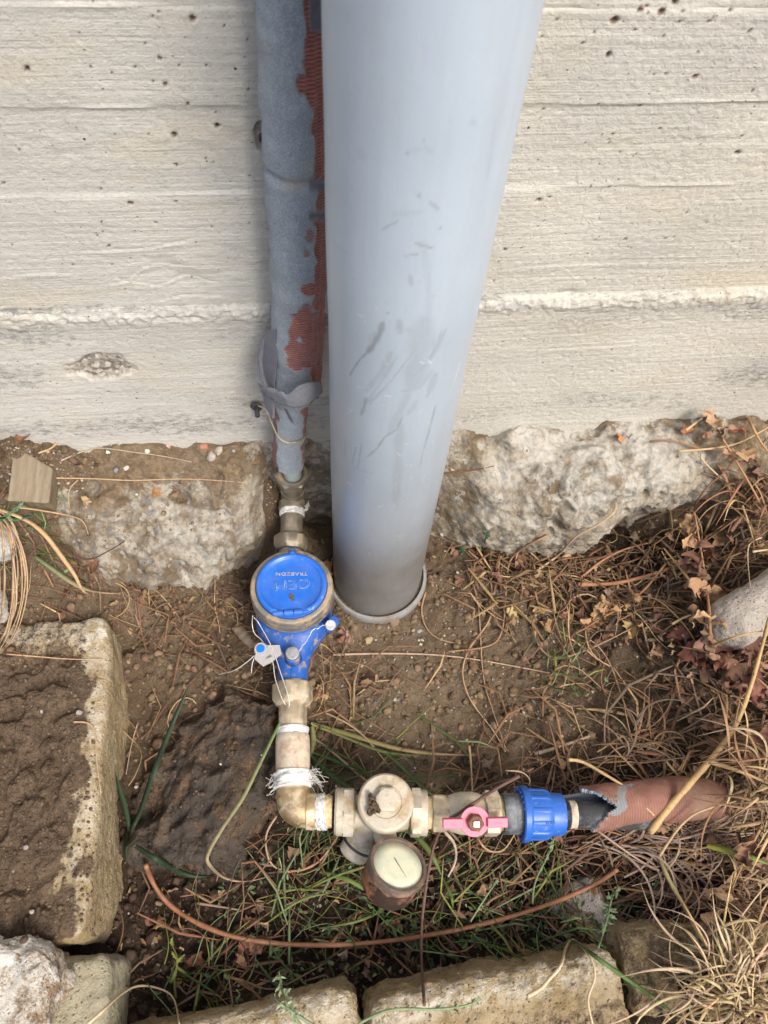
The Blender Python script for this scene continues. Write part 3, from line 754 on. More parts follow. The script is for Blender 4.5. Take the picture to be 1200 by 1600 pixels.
# left kerb block, soil over its top
def mk_left(u, n, mk):
    s = np.concatenate([u[:, :2] * 3, u[:, 2:]], 1)
    top = ss(.3, .8, n[:, 2])
    inl = ss(1.0, .66, u[:, 0] + .30 * gn(s * 1.2, 5) + .16 * gn(s * 4, 6) + .25 * ss(.55, -.2, -u[:, 1]) * 0)
    mk[:, 0] = np.clip(top * inl * (1.05 - .55 * ss(.55, .9, u[:, 1])) + .33 * ss(.5, 1, n[:, 0]) * ss(.6, -.6, u[:, 1]) , 0, 1)
    mk[:, 1] = .8 * ss(.68, .9, u[:, 1]) * top + .5 * ss(.6, .8, u[:, 0]) * ss(.2, .9, n[:, 2])
    mk[:, 2] = .6 * np.exp(-(((u[:, 0] + .1) / .35) ** 2 + ((u[:, 1] + .55) / .12) ** 2)) * top
def sh_left(p, h):
    p = p.copy(); p[:, 0] += -.006 * ss(.6, 1.1, np.abs(p[:, 1] / h[1])) * (p[:, 0] > 0); p[:, 0] += .003 * np.sin(p[:, 1] * 14)
    t = (p[:, 2] > 0) & (p[:, 0] < h[0] * .8)
    bump = fbm(np.stack([p[:, 0], p[:, 1], 0 * p[:, 0]], -1), 22, 5, .62, 33) * .0052 + .0016 * fbm(p, 110, 3, .7, 39) - .006 * ss(.9, 1.05, fbm(np.stack([p[:, 0], p[:, 1], 0 * p[:, 0]], -1), 20, 2, .5, 36, True))
    p[:, 2] += np.where(t, bump + .002, 0) * ss(h[0] * .9, h[0] * .5, p[:, 0]); return p
rounded_block('kerb_block', 'tan_block_stone', 'long tan kerb block half covered with dark soil left of the meter', 'stone block', (-.372, -.219, .028), (.086, .149, .072), R(2.5), (0, 0), .012, (.0012, .0006), 3, 150, sh_left, mk_left)
def mk_w(u, n, mk):
    mk[:, 0] = .62 * ss(.1, .9, u[:, 0] + .4 * gn(u * 2, 8)); mk[:, 1] = .5
rounded_block('white_stone', 'chalky_white_stone', 'chalky cracked white stone in the lower left corner', 'stone', (-.372, -.410, .095), (.064, .058, .045), R(-18), (.06, .1), .022, (.004, .0014), 11, 60, None, mk_w)
rounded_block('pale_block', 'pale_block_stone', 'smooth pale greenish block standing beside the chalky white stone', 'stone block', (-.310, -.432, .03), (.042, .055, .045), R(4), (0, 0), .012, (.0012, .0005), 13, 40)
def mk_b(u, n, mk):
    top = ss(.2, .8, n[:, 2]); mk[:, 0] = .52 * top * ss(.55, .1, u[:, 1]) + .25 * ss(.3, .9, n[:, 1]); mk[:, 1] = .75 * top * ss(.35, .8, u[:, 1])
rounded_block('edging_block', 'tan_block_stone', 'tan edging block at the bottom edge with rounded right end', 'stone block', (-.178, -.478, .022), (.122, .052, .042), R(6), (.12, 0), .016, (.0016, .0012), 17, 70, None, mk_b)
rounded_block('edging_block', 'tan_block_stone', 'tan edging block at the bottom with white chips and a soil crack', 'stone block', (.062, -.468, .026), (.112, .052, .044), R(5.5), (.12, 0), .013, (.0022, .0014), 19, 70, None, mk_b)
def mk_b2(u, n, mk):
    mk[:, 0] = .55 * ss(.2, .8, n[:, 2])
rounded_block('edging_block', 'tan_block_stone', 'tan edging block half buried under the straw tuft', 'stone block', (.262, -.432, .022), (.080, .036, .034), R(-3), (.1, 0), .012, (.002, .001), 23, 50, None, mk_b2)
def sh_rock(p, h):
    u = p / h; p = p.copy()
    p[:, 0] *= 1 - .42 * ss(-.2, 1.0, u[:, 1]); p[:, 0] += .028 * u[:, 1]; p[:, 2] *= 1 - .25 * ss(.3, -1, u[:, 0]) ; p[:, 2] += .006 * u[:, 1]; w = np.stack([p[:, 0], p[:, 1], 0 * p[:, 0]], -1)
    p[:, 2] += (.005 * fbm(w + gn(w * 30, 3)[:, None] * .01, 17, 3, .5, 7, True) - .004) * (p[:, 2] > 0); return p
def mk_r(u, n, mk):
    mk[:, 0] = .62 * ss(-.5, .5, gn(u * 2.2, 4)) + .45 * ss(.2, 1, u[:, 1])
rounded_block('rock', 'dark_rock', 'dark angular rock with rusty soil stains between kerb block and elbow', 'rock', (-.190, -.225, .008), (.060, .085, .046), R(-14), (.10, -.10), .010, (.0085, .0018), 29, 110, sh_rock, mk_r)
def mk_s(u, n, mk): mk[:, 0] = .25; mk[:, 1] = .3 * ss(.2, .9, u[:, 0])
rounded_block('grey_stone', 'grey_stone', 'pale smooth elongated stone lying at the right edge among dry leaves', 'stone', (.420, -.100, .085), (.075, .028, .028), R(24), (0, -.10), .0265, (.0014, .0004), 37, 50, None, mk_s)
rounded_block('grey_slab', 'grey_stone', 'low grey slab lying under the dead stems at the right edge', 'stone', (.420, -.185, .020), (.05, .05, .02), R(12), (0, -.1), .015, (.003, .001), 41, 40, None, mk_s)
def sh_wood(p, h):
    u = p / h; p = p.copy(); p[:, 1] += (-.45 * u[:, 0] * h[1]) * ss(-.2, 1, u[:, 1]); return p
wb = rounded_block('wood_block', 'weathered_wood', 'short weathered offcut of timber standing on the soil at left', 'wood block', (-.360, .054, .166), (.0200, .024, .018), R(-5), (.30, .12), .0016, (.0004, .0002), 43, 30, sh_wood)
rounded_block('dirt_clump', 'dark_rock', 'flat dry clay lump at the far left against the wall', 'soil lump', (-.402, .070, .210), (.022, .012, .008), R(8), (.5, 0), .007, (.004, .0015), 47, 24, None, lambda u, n, mk: mk.__setitem__((slice(None), 0), 1))
rounded_block('white_stone', 'chalky_white_stone', 'small cream stone poking out of the grass at the left edge', 'stone', (-.398, .000, .14), (.018, .016, .013), R(8), (0, 0), .01, (.003, .001), 49, 24)
rounded_block('grey_stone', 'grey_stone', 'small grey stone at the left edge just above the kerb block', 'stone', (-.400, -.06, .12), (.014, .018, .012), R(18), (0, 0), .008, (.003, .001), 50, 24)
rounded_block('grey_slab', 'grey_stone', 'thin grey slate upright in the weeds below the buried pipe', 'stone', (.170, -.382, .0), (.030, .026, .010), R(-70), (.5, 0), .004, (.002, .0008), 51, 30)

# ------------------------------------------------------------------ grey drain pipe
pipe = thing('drain_pipe', 'wide vertical grey plastic drain pipe with scuff marks', 'pipe', (0, 0, 0))
PRAD = .055
def cyl_hit(px, py, r=PRAD):
    d = ray(px, py); a = d[0] ** 2 + d[1] ** 2; b = 2 * (CAM[0] * d[0] + CAM[1] * d[1]); c = CAM[0] ** 2 + CAM[1] ** 2 - r * r
    D = max(b * b - 4 * a * c, 0); t = (-b - math.sqrt(D)) / 2 / a; q = CAM + d * t
    return math.atan2(q[0], -q[1]) * r, q[2]
th = np.concatenate([np.linspace(-math.pi, -1.75, 20, endpoint=False), np.linspace(-1.75, 1.75, 190, endpoint=False), np.linspace(1.75, math.pi, 20, endpoint=False)])
zz = np.concatenate([[-.06], np.arange(-.01, .66, .0016), np.linspace(.68, 2.05, 14)])
Z, TH = np.meshgrid(zz, th, indexing='ij'); z, t = Z.ravel(), TH.ravel()
V = np.stack([PRAD * np.sin(t), -PRAD * np.cos(t), z], -1)
sa = t * PRAD; dk = 0 * z; wh = 0 * z
SC_ = lambda L: [(480 + a * .625, b * .625) for a, b in L]
STR = [([(193, 772), (185, 800), (170, 828), (155, 848)], 9, 1), ([(155, 848), (135, 868), (118, 892), (107, 912)], 3, 1), ([(235, 765), (238, 795)], 9, .55), ([(278, 565), (300, 571), (320, 577)], 4, .8), ([(250, 597), (290, 591)], 3, .6),
       ([(190, 531), (210, 519), (229, 510)], 2.5, .8), ([(332, 988), (320, 1040), (303, 1102)], 4, .8), ([(245, 1020), (232, 1050), (200, 1070), (180, 1100), (155, 1122)], 4, .8), ([(150, 968), (146, 990), (138, 1012)], 6, .8), ([(200, 940), (172, 965), (160, 980)], 2, .5),
       ([(125, 1098), (115, 1142)], 1.5, .8), ([(140, 1088), (131, 1150)], 2, .8), ([(98, 1075), (96, 1125)], 1.2, .6), ([(355, 790), (335, 840), (300, 880)], 7, .4), ([(260, 790), (300, 800), (330, 830)], 16, .28), ([(320, 900), (290, 940), (250, 950)], 12, .3), ([(230, 860), (180, 940), (150, 985)], 5, .35),
       ([(315, 460), (335, 477)], 5, .6), ([(262, 648), (266, 672)], 6, .5), ([(277, 30), (268, 80)], 4, .3), ([(300, 1110), (293, 1150)], 2.5, .5), ([(285, 440), (287, 446)], 5, .7), ([(340, 526), (342, 529)], 3, .9), ([(252, 332), (254, 334)], 4, .8), ([(295, 296), (297, 300)], 3, .8), ([(204, 744), (206, 746)], 3, .9),
       ([(220, 490), (290, 484)], 9, .2), ([(530, 10), (510, 70)], 9, .25), ([(480, 250), (462, 395)], 5, .18), ([(260, 960), (240, 1000), (215, 1060)], 14, .3), ([(330, 930), (310, 965)], 10, .35), ([(280, 980), (262, 1010)], 10, .3), ([(255, 330), (300, 318), (318, 330)], 5, .25), ([(130, 340), (140, 338)], 12, .2), ([(305, 710), (325, 700)], 8, .22),
       ([(240, 1080), (225, 1180), (235, 1260)], 16, .16), ([(420, 250), (428, 258)], 8, .3), ([(120, 1150), (170, 1165)], 5, .25)]
STR += [([(300, 770), (290, 860), (275, 930)], 34, .34), ([(350, 800), (320, 860), (290, 900)], 10, .45), ([(240, 1040), (236, 1120), (232, 1200), (228, 1240)], 18, .36), ([(330, 910), (318, 950)], 14, .42), ([(175, 800), (165, 830)], 14, .4), ([(215, 850), (190, 900), (150, 950)], 9, .34), ([(70, 570), (110, 600)], 5, .2), ([(300, 560), (312, 700), (310, 780)], 9, .2), ([(345, 790), (335, 830), (300, 885), (270, 915)], 3, .55), ([(270, 850), (210, 930), (160, 985)], 2, .5)]
_wr = np.random.default_rng(4)
WST = [([(a_, b_), (a_ + _wr.normal() * 16, b_ + _wr.normal() * 12)], .8) for a_, b_ in zip(_wr.uniform(80, 330, 46), _wr.uniform(700, 1480, 46))] + [([(90, 1178), (125, 1202)], 1.2), ([(290, 872), (300, 878), (326, 868)], 1.6), ([(108, 1308), (130, 1300)], 1.), ([(150, 1180), (168, 1196)], .9), ([(230, 1110), (245, 1120)], .9), ([(300, 860), (320, 878)], .9), ([(100, 1450), (106, 1456)], 1.3), ([(180, 1255), (196, 1249)], .9), ([(225, 1330), (270, 1326)], .9), ([(100, 1180), (140, 1220)], .8), ([(255, 1395), (262, 1398)], 1.2), ([(368, 965), (395, 880)], 1.)]
def stroke(arr, pts, w, val):
    pp = np.array([cyl_hit(*q) for q in SC_(pts)]); wm = w * .625 / 1200 * .72 / 2 * 1.15
    lo = pp.min(0) - .01; hi = pp.max(0) + .01
    m_ = (sa > lo[0]) & (sa < hi[0]) & (z > lo[1]) & (z < hi[1])
    if not m_.any(): return
    P_ = np.stack([sa[m_], z[m_]], -1); best = np.full(len(P_), 9.)
    for i in range(len(pp) - 1):
        ab = pp[i + 1] - pp[i]; u = np.clip(((P_ - pp[i]) @ ab) / (ab @ ab + 1e-12), 0, 1)
        best = np.minimum(best, np.linalg.norm(P_ - pp[i] - u[:, None] * ab, axis=1) / (wm * (.55 + .45 * np.sin(np.pi * np.clip(u, .1, .9)))))
    arr[m_] = np.maximum(arr[m_], val * ss(1.7, .35, best))
for pts, w, val in STR: stroke(dk, pts, max(w * 1.15, 2.6), val * .62)
for pts, w in WST: stroke(wh, pts, 2.2 if w > .8 else 1.7, .8 if w > .8 else .45)
dirt = .85 * ss(.27, .0, z) + .5 * ss(.52, .14, z)  # splash dirt, plus painted shade darkening the barrel towards the ground
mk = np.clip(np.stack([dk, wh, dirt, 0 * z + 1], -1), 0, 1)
V[:, 0] += .0006 * gn(V * 12, 3); V[:, 1] += .0006 * gn(V * 12, 4)
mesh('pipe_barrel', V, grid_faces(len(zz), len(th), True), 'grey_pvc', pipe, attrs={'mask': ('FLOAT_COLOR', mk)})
col = mesh('socket_collar', *lathe((0, 0, 0), (0, 0, 1), [(-.06, .0622), (.006, .0622), (.0075, .0635), (.012, .0635), (.0165, .0630), (.0185, .0615), (.0185, .0590), (.0165, .0585), (.005, .0578), (-.03, .0575)], 90), 'collar_pvc', pipe, sharp=40)
def ringdirt():
    v, f = lathe((0, 0, 0), (0, 0, 1), [(.004, .0548), (.0145, .0548), (.0140, .0590), (.004, .0590)], 120)
    v[:, 2] += .0012 * gn(v * 300, 3); return v, f
mesh('soil_ring', *ringdirt(), 'hemp_thread' if False else 'soil', col)

pipe.location = (-.003, 0, 0); pipe.rotation_euler = (R(1.5), 0, 0); pipe.scale = (.955, .955, 1)     # the pipe leans a little off the wall
# ------------------------------------------------------------------ insulated riser
riser = thing('riser_pipe', 'vertical white water pipe in torn grey blue foam insulation with terracotta netting', 'pipe', tuple(at(455, 735, y=.058)))
def ins_path(ys, cx, y0):
    return np.array([at(x, y, y=y0) for x, y in zip(cx, ys)])
ic = ins_path([-500, -60, 0, 60, 120, 200, 300, 400, 500, 560, 618], [457, 460, 461, 462, 463, 465, 467, 468, 467, 466, 465], .060)
ic[0, 0] = -.062; 
IR = .0228
def foam_tube(name, path, rad, parent, maskf, seg=96, n=26, seed=1, rough=.0010, endf=None, step=.0016):
    Q = catmull(path, n)
    # resample
    dl = np.concatenate([[0], np.cumsum(np.linalg.norm(np.diff(Q, axis=0), axis=1))]); L = dl[-1]
    m_ = int(L / step); s = np.linspace(0, L, m_); Q = np.stack([np.interp(s, dl, Q[:, k]) for k in range(3)], -1)
    th = np.linspace(-math.pi, math.pi, seg, endpoint=False)
    S_, TH = np.meshgrid(s, th, indexing='ij')
    T = np.gradient(Q, axis=0); T /= np.linalg.norm(T, axis=1)[:, None]
    X_ = np.array([1.0, 0, 0]); U = X_ - T * (T @ X_)[:, None]; U /= np.linalg.norm(U, axis=1)[:, None]; W = np.cross(T, U); 
    W = W * np.sign(-W[:, 1])[:, None]      # towards -Y
    rr = rad(S_ / L, TH)
    P = Q[:, None] + U[:, None] * (np.sin(TH) * rr)[..., None] + W[:, None] * (np.cos(TH) * rr)[..., None]
    P = P.reshape(-1, 3); nrm = (U[:, None] * np.sin(TH)[..., None] + W[:, None] * np.cos(TH)[..., None]).reshape(-1, 3)
    mk = maskf(P, S_.ravel(), TH.ravel(), L)
    d = -.0013 * mk[:, 0] - .0009 * mk[:, 0] * np.maximum(0, np.sin(TH.ravel() * 22 + 2 * gn(P * 25, 3))) ** 2 + rough * fbm(P, 45, 2, .5, seed) * 1.4 + .0005 * fbm(P, 260, 2, .6, seed + 5) 
    P = P + nrm * d[:, None]
    uv = np.stack([TH.ravel() * 16, S_.ravel() * 300, 0 * TH.ravel()], -1)
    f = grid_faces(len(s), seg, True)
    return P, f, mk, uv, s, th
def proj(P):
    d = P - CAM; w = d @ FWD
    return 600 + 1200 * (d @ RIGHT) / w, 800 - 1200 * (d @ UP) / w
def m_upper(P, s, t, L):
    n = fbm(P, 60, 3, .6, 5); px, py = proj(P)
    edge = np.interp(py, [-200, 0, 100, 160, 225, 275, 325, 400, 485, 590], [470, 474, 476, 482, 487, 490, 491, 492, 488, 485]); red = ss(-1.5, 1.5, px - edge - 2.5 + 6 * n) * (np.abs(t) < 2.2)
    for (cx, cy, rx, ry, k) in ((472, 133, 9, 20, 1), (476, 535, 27, 40, 1), (484, 452, 14, 9, 1), (480, 483, 8, 9, .8), (487, 515, 10, 20, 1), (484, 370, 6, 10, .7), (480, 398, 5, 6, .7)):
        red = np.maximum(red, ss(1.1, .95, np.hypot((px - cx) / rx, (py - cy) / ry) + .35 * n) * k)
    hole = ss(1.1, .9, np.hypot((px - 468) / 5, (py - 533) / 4) + .2 * n); red = red * (1 - hole)
    drk = ss(-1, 3, px - 482) * np.clip(np.exp(-((py - 290) / 9) ** 2) + np.exp(-((py - 338) / 8) ** 2) + ss(55, 45, py) * ss(484, 487, px) * .9, 0, 1) * (t < 2)
    dn = .6 * np.exp(-((py - (287 + 4 * n)) / 5) ** 2) * ss(.9, -.2, np.abs(t + .1))
    red = red * (1 - drk)
    return np.clip(np.stack([red, drk * .9, dn, 0 * n + 1], -1), 0, 1)
def r_upper(u, t):
    pyk = u
    g = np.exp(-((u - SEAMU) / .006) ** 2)
    return IR * (1 + .02 * np.sin(u * 40)) - .0035 * g
# locate the tape joint at pixel row 287 along the path
Qt = catmull(ic, 26); lt = np.concatenate([[0], np.cumsum(np.linalg.norm(np.diff(Qt, axis=0), axis=1))]); SEAMU = float(lt[np.argmin(np.abs(Qt[:, 2] - at(466, 288, y=.040)[2]))] / lt[-1])
P, f, mk, uv, s_, t_ = foam_tube('foam_sleeve', ic, r_upper, riser, m_upper, 110, seed=3)
# torn lower hem: push last rows up or down by angle
nseg = 110; Pg = P.reshape(-1, nseg, 3)
wv = ss(len(s_) - 26, len(s_) - 1, np.arange(len(s_)))[:, None]
hem = .010 * np.sin(t_ * 1.0 + 1.0) + .004 * gn(np.stack([t_ * 3, 0 * t_, 0 * t_], -1), 2)
Pg[:, :, 2] += wv * hem[None]
foam1 = mesh('foam_sleeve', Pg.reshape(-1, 3), f, 'grey_blue_foam', riser, attrs={'mask': ('FLOAT_COLOR', mk), 'uvp': ('FLOAT_VECTOR', uv)})
# lower, thinner sleeve
lc = ins_path([596, 630, 660, 690, 717], [462, 457, 454, 452, 450], .060)
def m_lower(P, s, t, L):
    n = fbm(P, 70, 3, .6, 9); px, py = proj(P)
    red = np.maximum(ss(472, 476, px + 5 * n), ss(434, 430, px + 5 * n) * ss(.02, .05, s))
    slit = ss(1.3, .8, np.abs((px - (446 + (py - 640) * .55)) / 2.2)) * ss(632, 638, py) * ss(668, 655, py)
    return np.clip(np.stack([red, slit, .3 * np.exp(-((py - 690) / 8) ** 2), 0 * n + 1], -1), 0, 1)
P, f, mk, uv, s_, t_ = foam_tube('foam_sleeve', lc, lambda u, t: .0168 + .0022 * u + .0010 * np.sin(2 * t + 1), riser, m_lower, 90, seed=13)
mesh('foam_sleeve', P, f, 'grey_blue_foam', riser, attrs={'mask': ('FLOAT_COLOR', mk), 'uvp': ('FLOAT_VECTOR', uv)})
def flap(pix, rows, name='foam_flap', inner=1.0, thick=.0022, y0=.03):
    """curled sheet: rows of pixel points with depth y"""
    G = np.array([[at(px, py, y=yy) for px, py, yy in row] for row in rows])
    # densify
    A = np.stack([catmull(G[i], 10) for i in range(len(G))]); B = np.stack([catmull(A[:, j], 8) for j in range(A.shape[1])], 1)
    n0, n1 = B.shape[:2]; Pp = B.reshape(-1, 3)
    du = np.gradient(B, axis=0).reshape(-1, 3); dv = np.gradient(B, axis=1).reshape(-1, 3); nn = np.cross(du, dv); nn /= np.linalg.norm(nn, axis=1)[:, None] + 1e-9
    Pp = Pp + nn * (.0008 * fbm(Pp, 120, 2, .6, 4))[:, None]
    a = Pp + nn * thick / 2; b = Pp - nn * thick / 2; N0 = len(a)
    fs = grid_faces(n0, n1); F = [tuple(q) for q in fs] + [tuple(int(x) + N0 for x in q[::-1]) for q in fs]
    idx = np.arange(N0).reshape(n0, n1); loop = list(idx[0]) + list(idx[1:, -1]) + list(idx[-1, :-1][::-1]) + list(idx[1:-1, 0][::-1])
    for i in range(len(loop)):
        p_, q_ = loop[i], loop[(i + 1) % len(loop)]; F.append((int(q_), int(p_), int(p_) + N0, int(q_) + N0))
    ca = np.zeros((2 * N0, 4)); ca[:, 3] = 1; ca[:, 1] = .62 if inner > 0 else .78
    o = mesh(name, np.concatenate([a, b]), F, 'grey_blue_foam', riser, attrs={'mask': ('FLOAT_COLOR', ca), 'uvp': ('FLOAT_VECTOR', np.zeros((2 * N0, 3)))})
    return o
# collar flap folded open over the front, and the long open slit at the left
flap(None, [[(418, 618, .028), (438, 628, .018), (455, 634, .012), (478, 632, .014), (503, 612, .034)],
            [(416, 606, .022), (436, 616, .010), (450, 622, .004), (476, 608, .006), (500, 600, .030)],
            [(424, 610, .018), (440, 612, .008), (448, 618, .003), (470, 602, .004), (488, 598, .024)]])
flap(None, [[(432, 514, .046), (432, 545, .046), (430, 580, .046), (428, 612, .046)],
            [(418, 520, .060), (412, 548, .058), (412, 580, .056), (420, 612, .050)],
            [(406, 540, .056), (404, 560, .052), (408, 590, .046), (416, 618, .036)]], inner=-1)
flap(None, [[(404, 600, .050), (412, 606, .042), (424, 616, .030)], [(408, 606, .044), (416, 616, .036), (426, 630, .026)], [(414, 622, .046), (418, 640, .04), (428, 655, .032)]], inner=-1)
wire = catmull([at(404, 634, y=.062), at(416, 640, y=.052), at(424, 660, y=.046), at(436, 684, y=.038), at(452, 692, y=.036), at(470, 688, y=.042), at(480, 678, y=.056)], 8)
mesh('tie_wire', *tube(wire, .0009, 6), 'dusty_brass', riser)
e0 = at(457, 700, y=.060); e1 = at(460, 746, y=.060)
mesh('inner_pipe', *lathe(e0 + np.array([0, 0, .1]), e1 - e0, [(0, .0100), (np.linalg.norm(e1 - e0) + .1 - .003, .0100), (np.linalg.norm(e1 - e0) + .1, .009)], 32), 'white_pipe_plastic', riser, sharp=40)

# ------------------------------------------------------------------ union elbow between riser and meter
yrun0 = np.array([-.0975, .066, .098])
elb1 = thing('union_elbow', 'dark tarnished brass union elbow joining the riser to the water meter', 'pipe fitting', tuple(yrun0))
nt = at(457, 739, y=.060)
ax = np.array([yrun0[0], yrun0[1] - .001, yrun0[2]]) - nt; axl = np.linalg.norm(ax); ad = ax / axl
v, f = lathe(nt, ad, [(.004, .0112), (.0005, .0116), (-.001, .0135), (-.0005, .0158), (.0015, .0168, 0), (.003, .0172, 1), (.013, .0172, 1), (.0165, .0160), (.0185, .0140), (.0185, .012)], 48)
mesh('union_nut', v, f, 'dull_dark_brass', elb1, sharp=30)
g = Geo()
g.add(*lathe(nt, ad, [(.012, .0115), (axl - .012, .0115)], 32))
bend = catmull([yrun0 - ad * .016, yrun0 - ad * .004 + np.array([0, -.001, 0]), yrun0 + np.array([-.0003, -.006, -.0015]), yrun0 + np.array([-.0012, -.018, -.003])], 8)
g.add(*tube(bend, .0138, 28))
yd = np.array([-.1045, -.022, .082]) - yrun0; yd /= np.linalg.norm(yd)
g.add(*lathe(yrun0, yd, [(.008, .0140), (.009, .0158), (.017, .0158), (.018, .0148)], 40))
g.build('elbow_body', 'dull_dark_brass', elb1)
def tapemesh(o, d, L, r, seed, amp=.0012):
    v, f = lathe(o, d, [(L * k / 16, r * (.93 if k in (0, 16) else 1)) for k in range(17)], 48)
    c = np.asarray(o); rad = v - c; rad = rad - np.outer(rad @ (d / np.linalg.norm(d)), d / np.linalg.norm(d)); rad /= np.linalg.norm(rad, axis=1)[:, None] + 1e-9
    return v + rad * (amp * (fbm(v, 150, 3, .7, seed) + .5))[:, None], f
tp = mesh('thread_tape', *tapemesh(yrun0 + yd * .0175, yd, .0075, .0135, 3), 'ptfe_tape', elb1)
tl = leafmesh(.016, .009, 1.2, .12, 5)
mesh('tape_end', shiftrot(tl[0], Matrix.Rotation(1.3, 3, 'Z') @ Matrix.Rotation(1.2, 3, 'X'), yrun0 + yd * .028 + np.array([.012, .004, .006])), tl[1], 'ptfe_tape', elb1)
g = Geo(); g.add(*lathe(yrun0, yd, [(.022, .0118, 0), (.026, .0118, 2), (.038, .0112, 2), (.046, .0122), (.052, .0122)], 48)); g.build('hex_tail', 'dull_dark_brass', elb1)
v, f = lathe(yrun0, yd, [(.048, .0130), (.0485, .0160), (.051, .0172, 1), (.062, .0172, 1), (.066, .0158), (.066, .0125)], 48, .2)
mesh('meter_nut', v, f, 'dull_dark_brass', elb1, sharp=30)

# ------------------------------------------------------------------ water meter
MC = np.array([-.1012, -.063, 0.])
meter = thing('water_meter', 'round water meter with blue hinged lid, blue body and grimy metal ring', 'water meter', (MC[0], MC[1], .06))
ya, yb = -.002, -.156
prof = [(-.002, .0120, .0120), (-.010, .0126, .0126), (-.016, .0150, .0145), (-.022, .0230, .018), (-.028, .034, .022), (-.040, .0395, .024), (-.063, .0410, .026), (-.086, .0395, .025), (-.098, .0350, .0235), (-.106, .0295, .022), (-.114, .0235, .0195), (-.124, .0185, .0172), (-.136, .0160, .0155), (-.150, .0148, .0148), (-.158, .0148, .0148)]
pi = catmull(prof, 4); th = np.linspace(0, 2 * math.pi, 56, endpoint=False); V = []
for yy, hw, hh in pi:
    e = .85
    cx_ = np.interp(yy, [-.158, -.063, 0], [-.1055, -.1012, -.1035]); czz = np.interp(yy, [-.158, -.02, 0], [.080, .081, .083])
    V.append(np.stack([cx_ + hw * np.sign(np.cos(th)) * np.abs(np.cos(th)) ** e, 0 * th + yy, czz + hh * np.sign(np.sin(th)) * np.abs(np.sin(th)) ** e], -1))
V = np.concatenate(V); F = [tuple(q[::-1]) for q in grid_faces(len(pi), 56, True)] + [tuple(range(56)), tuple(range(len(V) - 56, len(V)))[::-1]]
g = Geo(); g.add(V, F)
g.add(*lathe((MC[0], MC[1], 0), (0, 0, 1), [(.070, .036), (.080, .0405), (.100, .0418), (.108, .0405)], 72))
g.add(*tube([(-.105, -.100, .1035), (-.1055, -.118, .0990), (-.1055, -.14, .0955), (-.1055, -.155, .0949)], .0008, 6))     # casting seam
g.add(*lathe((-.0655, -.092, .085), (.3, -.1, .9), [(0, .008), (.018, .0062), (.019, .005)], 20))
body = g.build('meter_body', 'blue_enamel', meter, sharp=45)
g = Geo(); g.add(*lathe((-.1035, .012, .0835), (0.01, -1, -.03), [(0, .0118), (.004, .0118), (.005, .0136), (.0065, .0136), (.0075, .0125), (.018, .0128)], 40)); g.build('threaded_neck', 'peeling_blue_enamel', meter)
rp = [(.1055, .0408), (.1065, .0428), (.108, .0432), (.1095, .0424), (.1105, .0430), (.119, .0430), (.1205, .0420), (.1215, .0428), (.1255, .0428), (.1275, .0418), (.1283, .0400), (.1283, .0372), (.1265, .0366), (.118, .0366)]
mesh('metal_ring', *lathe((MC[0], MC[1], 0), (0, 0, 1), rp, 96), 'grimy_nickel_ring', meter, sharp=35)
# lid with rolled rim and a flat chord at the hinge
lp = [(.1255, .0363), (.1295, .0366), (.1315, .0364), (.1330, .0352), (.1335, .0336), (.1330, .0318), (.1316, .0306), (.1309, .0298), (.1309, .020), (.1309, .010), (.1309, .0)]
v, f = lathe((MC[0], MC[1], 0), (0, 0, 1), lp, 96)
inn = v[:, 2] > .1270
chord = MC[1] - .0275
dd = np.clip(chord - v[:, 1], 0, 1)
r2 = np.hypot(v[:, 0] - MC[0], v[:, 1] - MC[1])
v[:, 2] -= np.where((dd > 0) & (v[:, 2] > .129), .0022 * ss(0, .003, dd) * (r2 < .0362), 0)
lid = mesh('lid', v, f, 'blue_lid_plastic', meter, sharp=50)
g = Geo()
for k, (x0, x1) in enumerate(((-.0170, -.0070), (-.0062, .0030), (.0038, .0120))):
    g.add(*lathe((MC[0] + x0 - .002, chord - .0035, .1312), (1, 0, 0), [(0, .0020), (.0002, .0030), (x1 - x0 - .0002, .0030), (x1 - x0, .0020)], 16))
    bxv = np.array([(x0 - .002, .003, .0305), (x1 - .002, .003, .0305), (x1 - .002, -.0040, .0318), (x0 - .002, -.0040, .0318)])
g.add(*lathe((MC[0] - .020, chord - .0035, .1308), (1, 0, 0), [(0, .0012), (.036, .0012)], 10))
g.build('hinge', 'blue_lid_plastic', lid)
mesh('lid_catch', *lathe((MC[0] + .002, MC[1] + .0345, .1290), (0, 1, 0), [(0, .004), (.0045, .0036), (.005, .002)], 16), 'blue_lid_plastic', lid)
DG = None
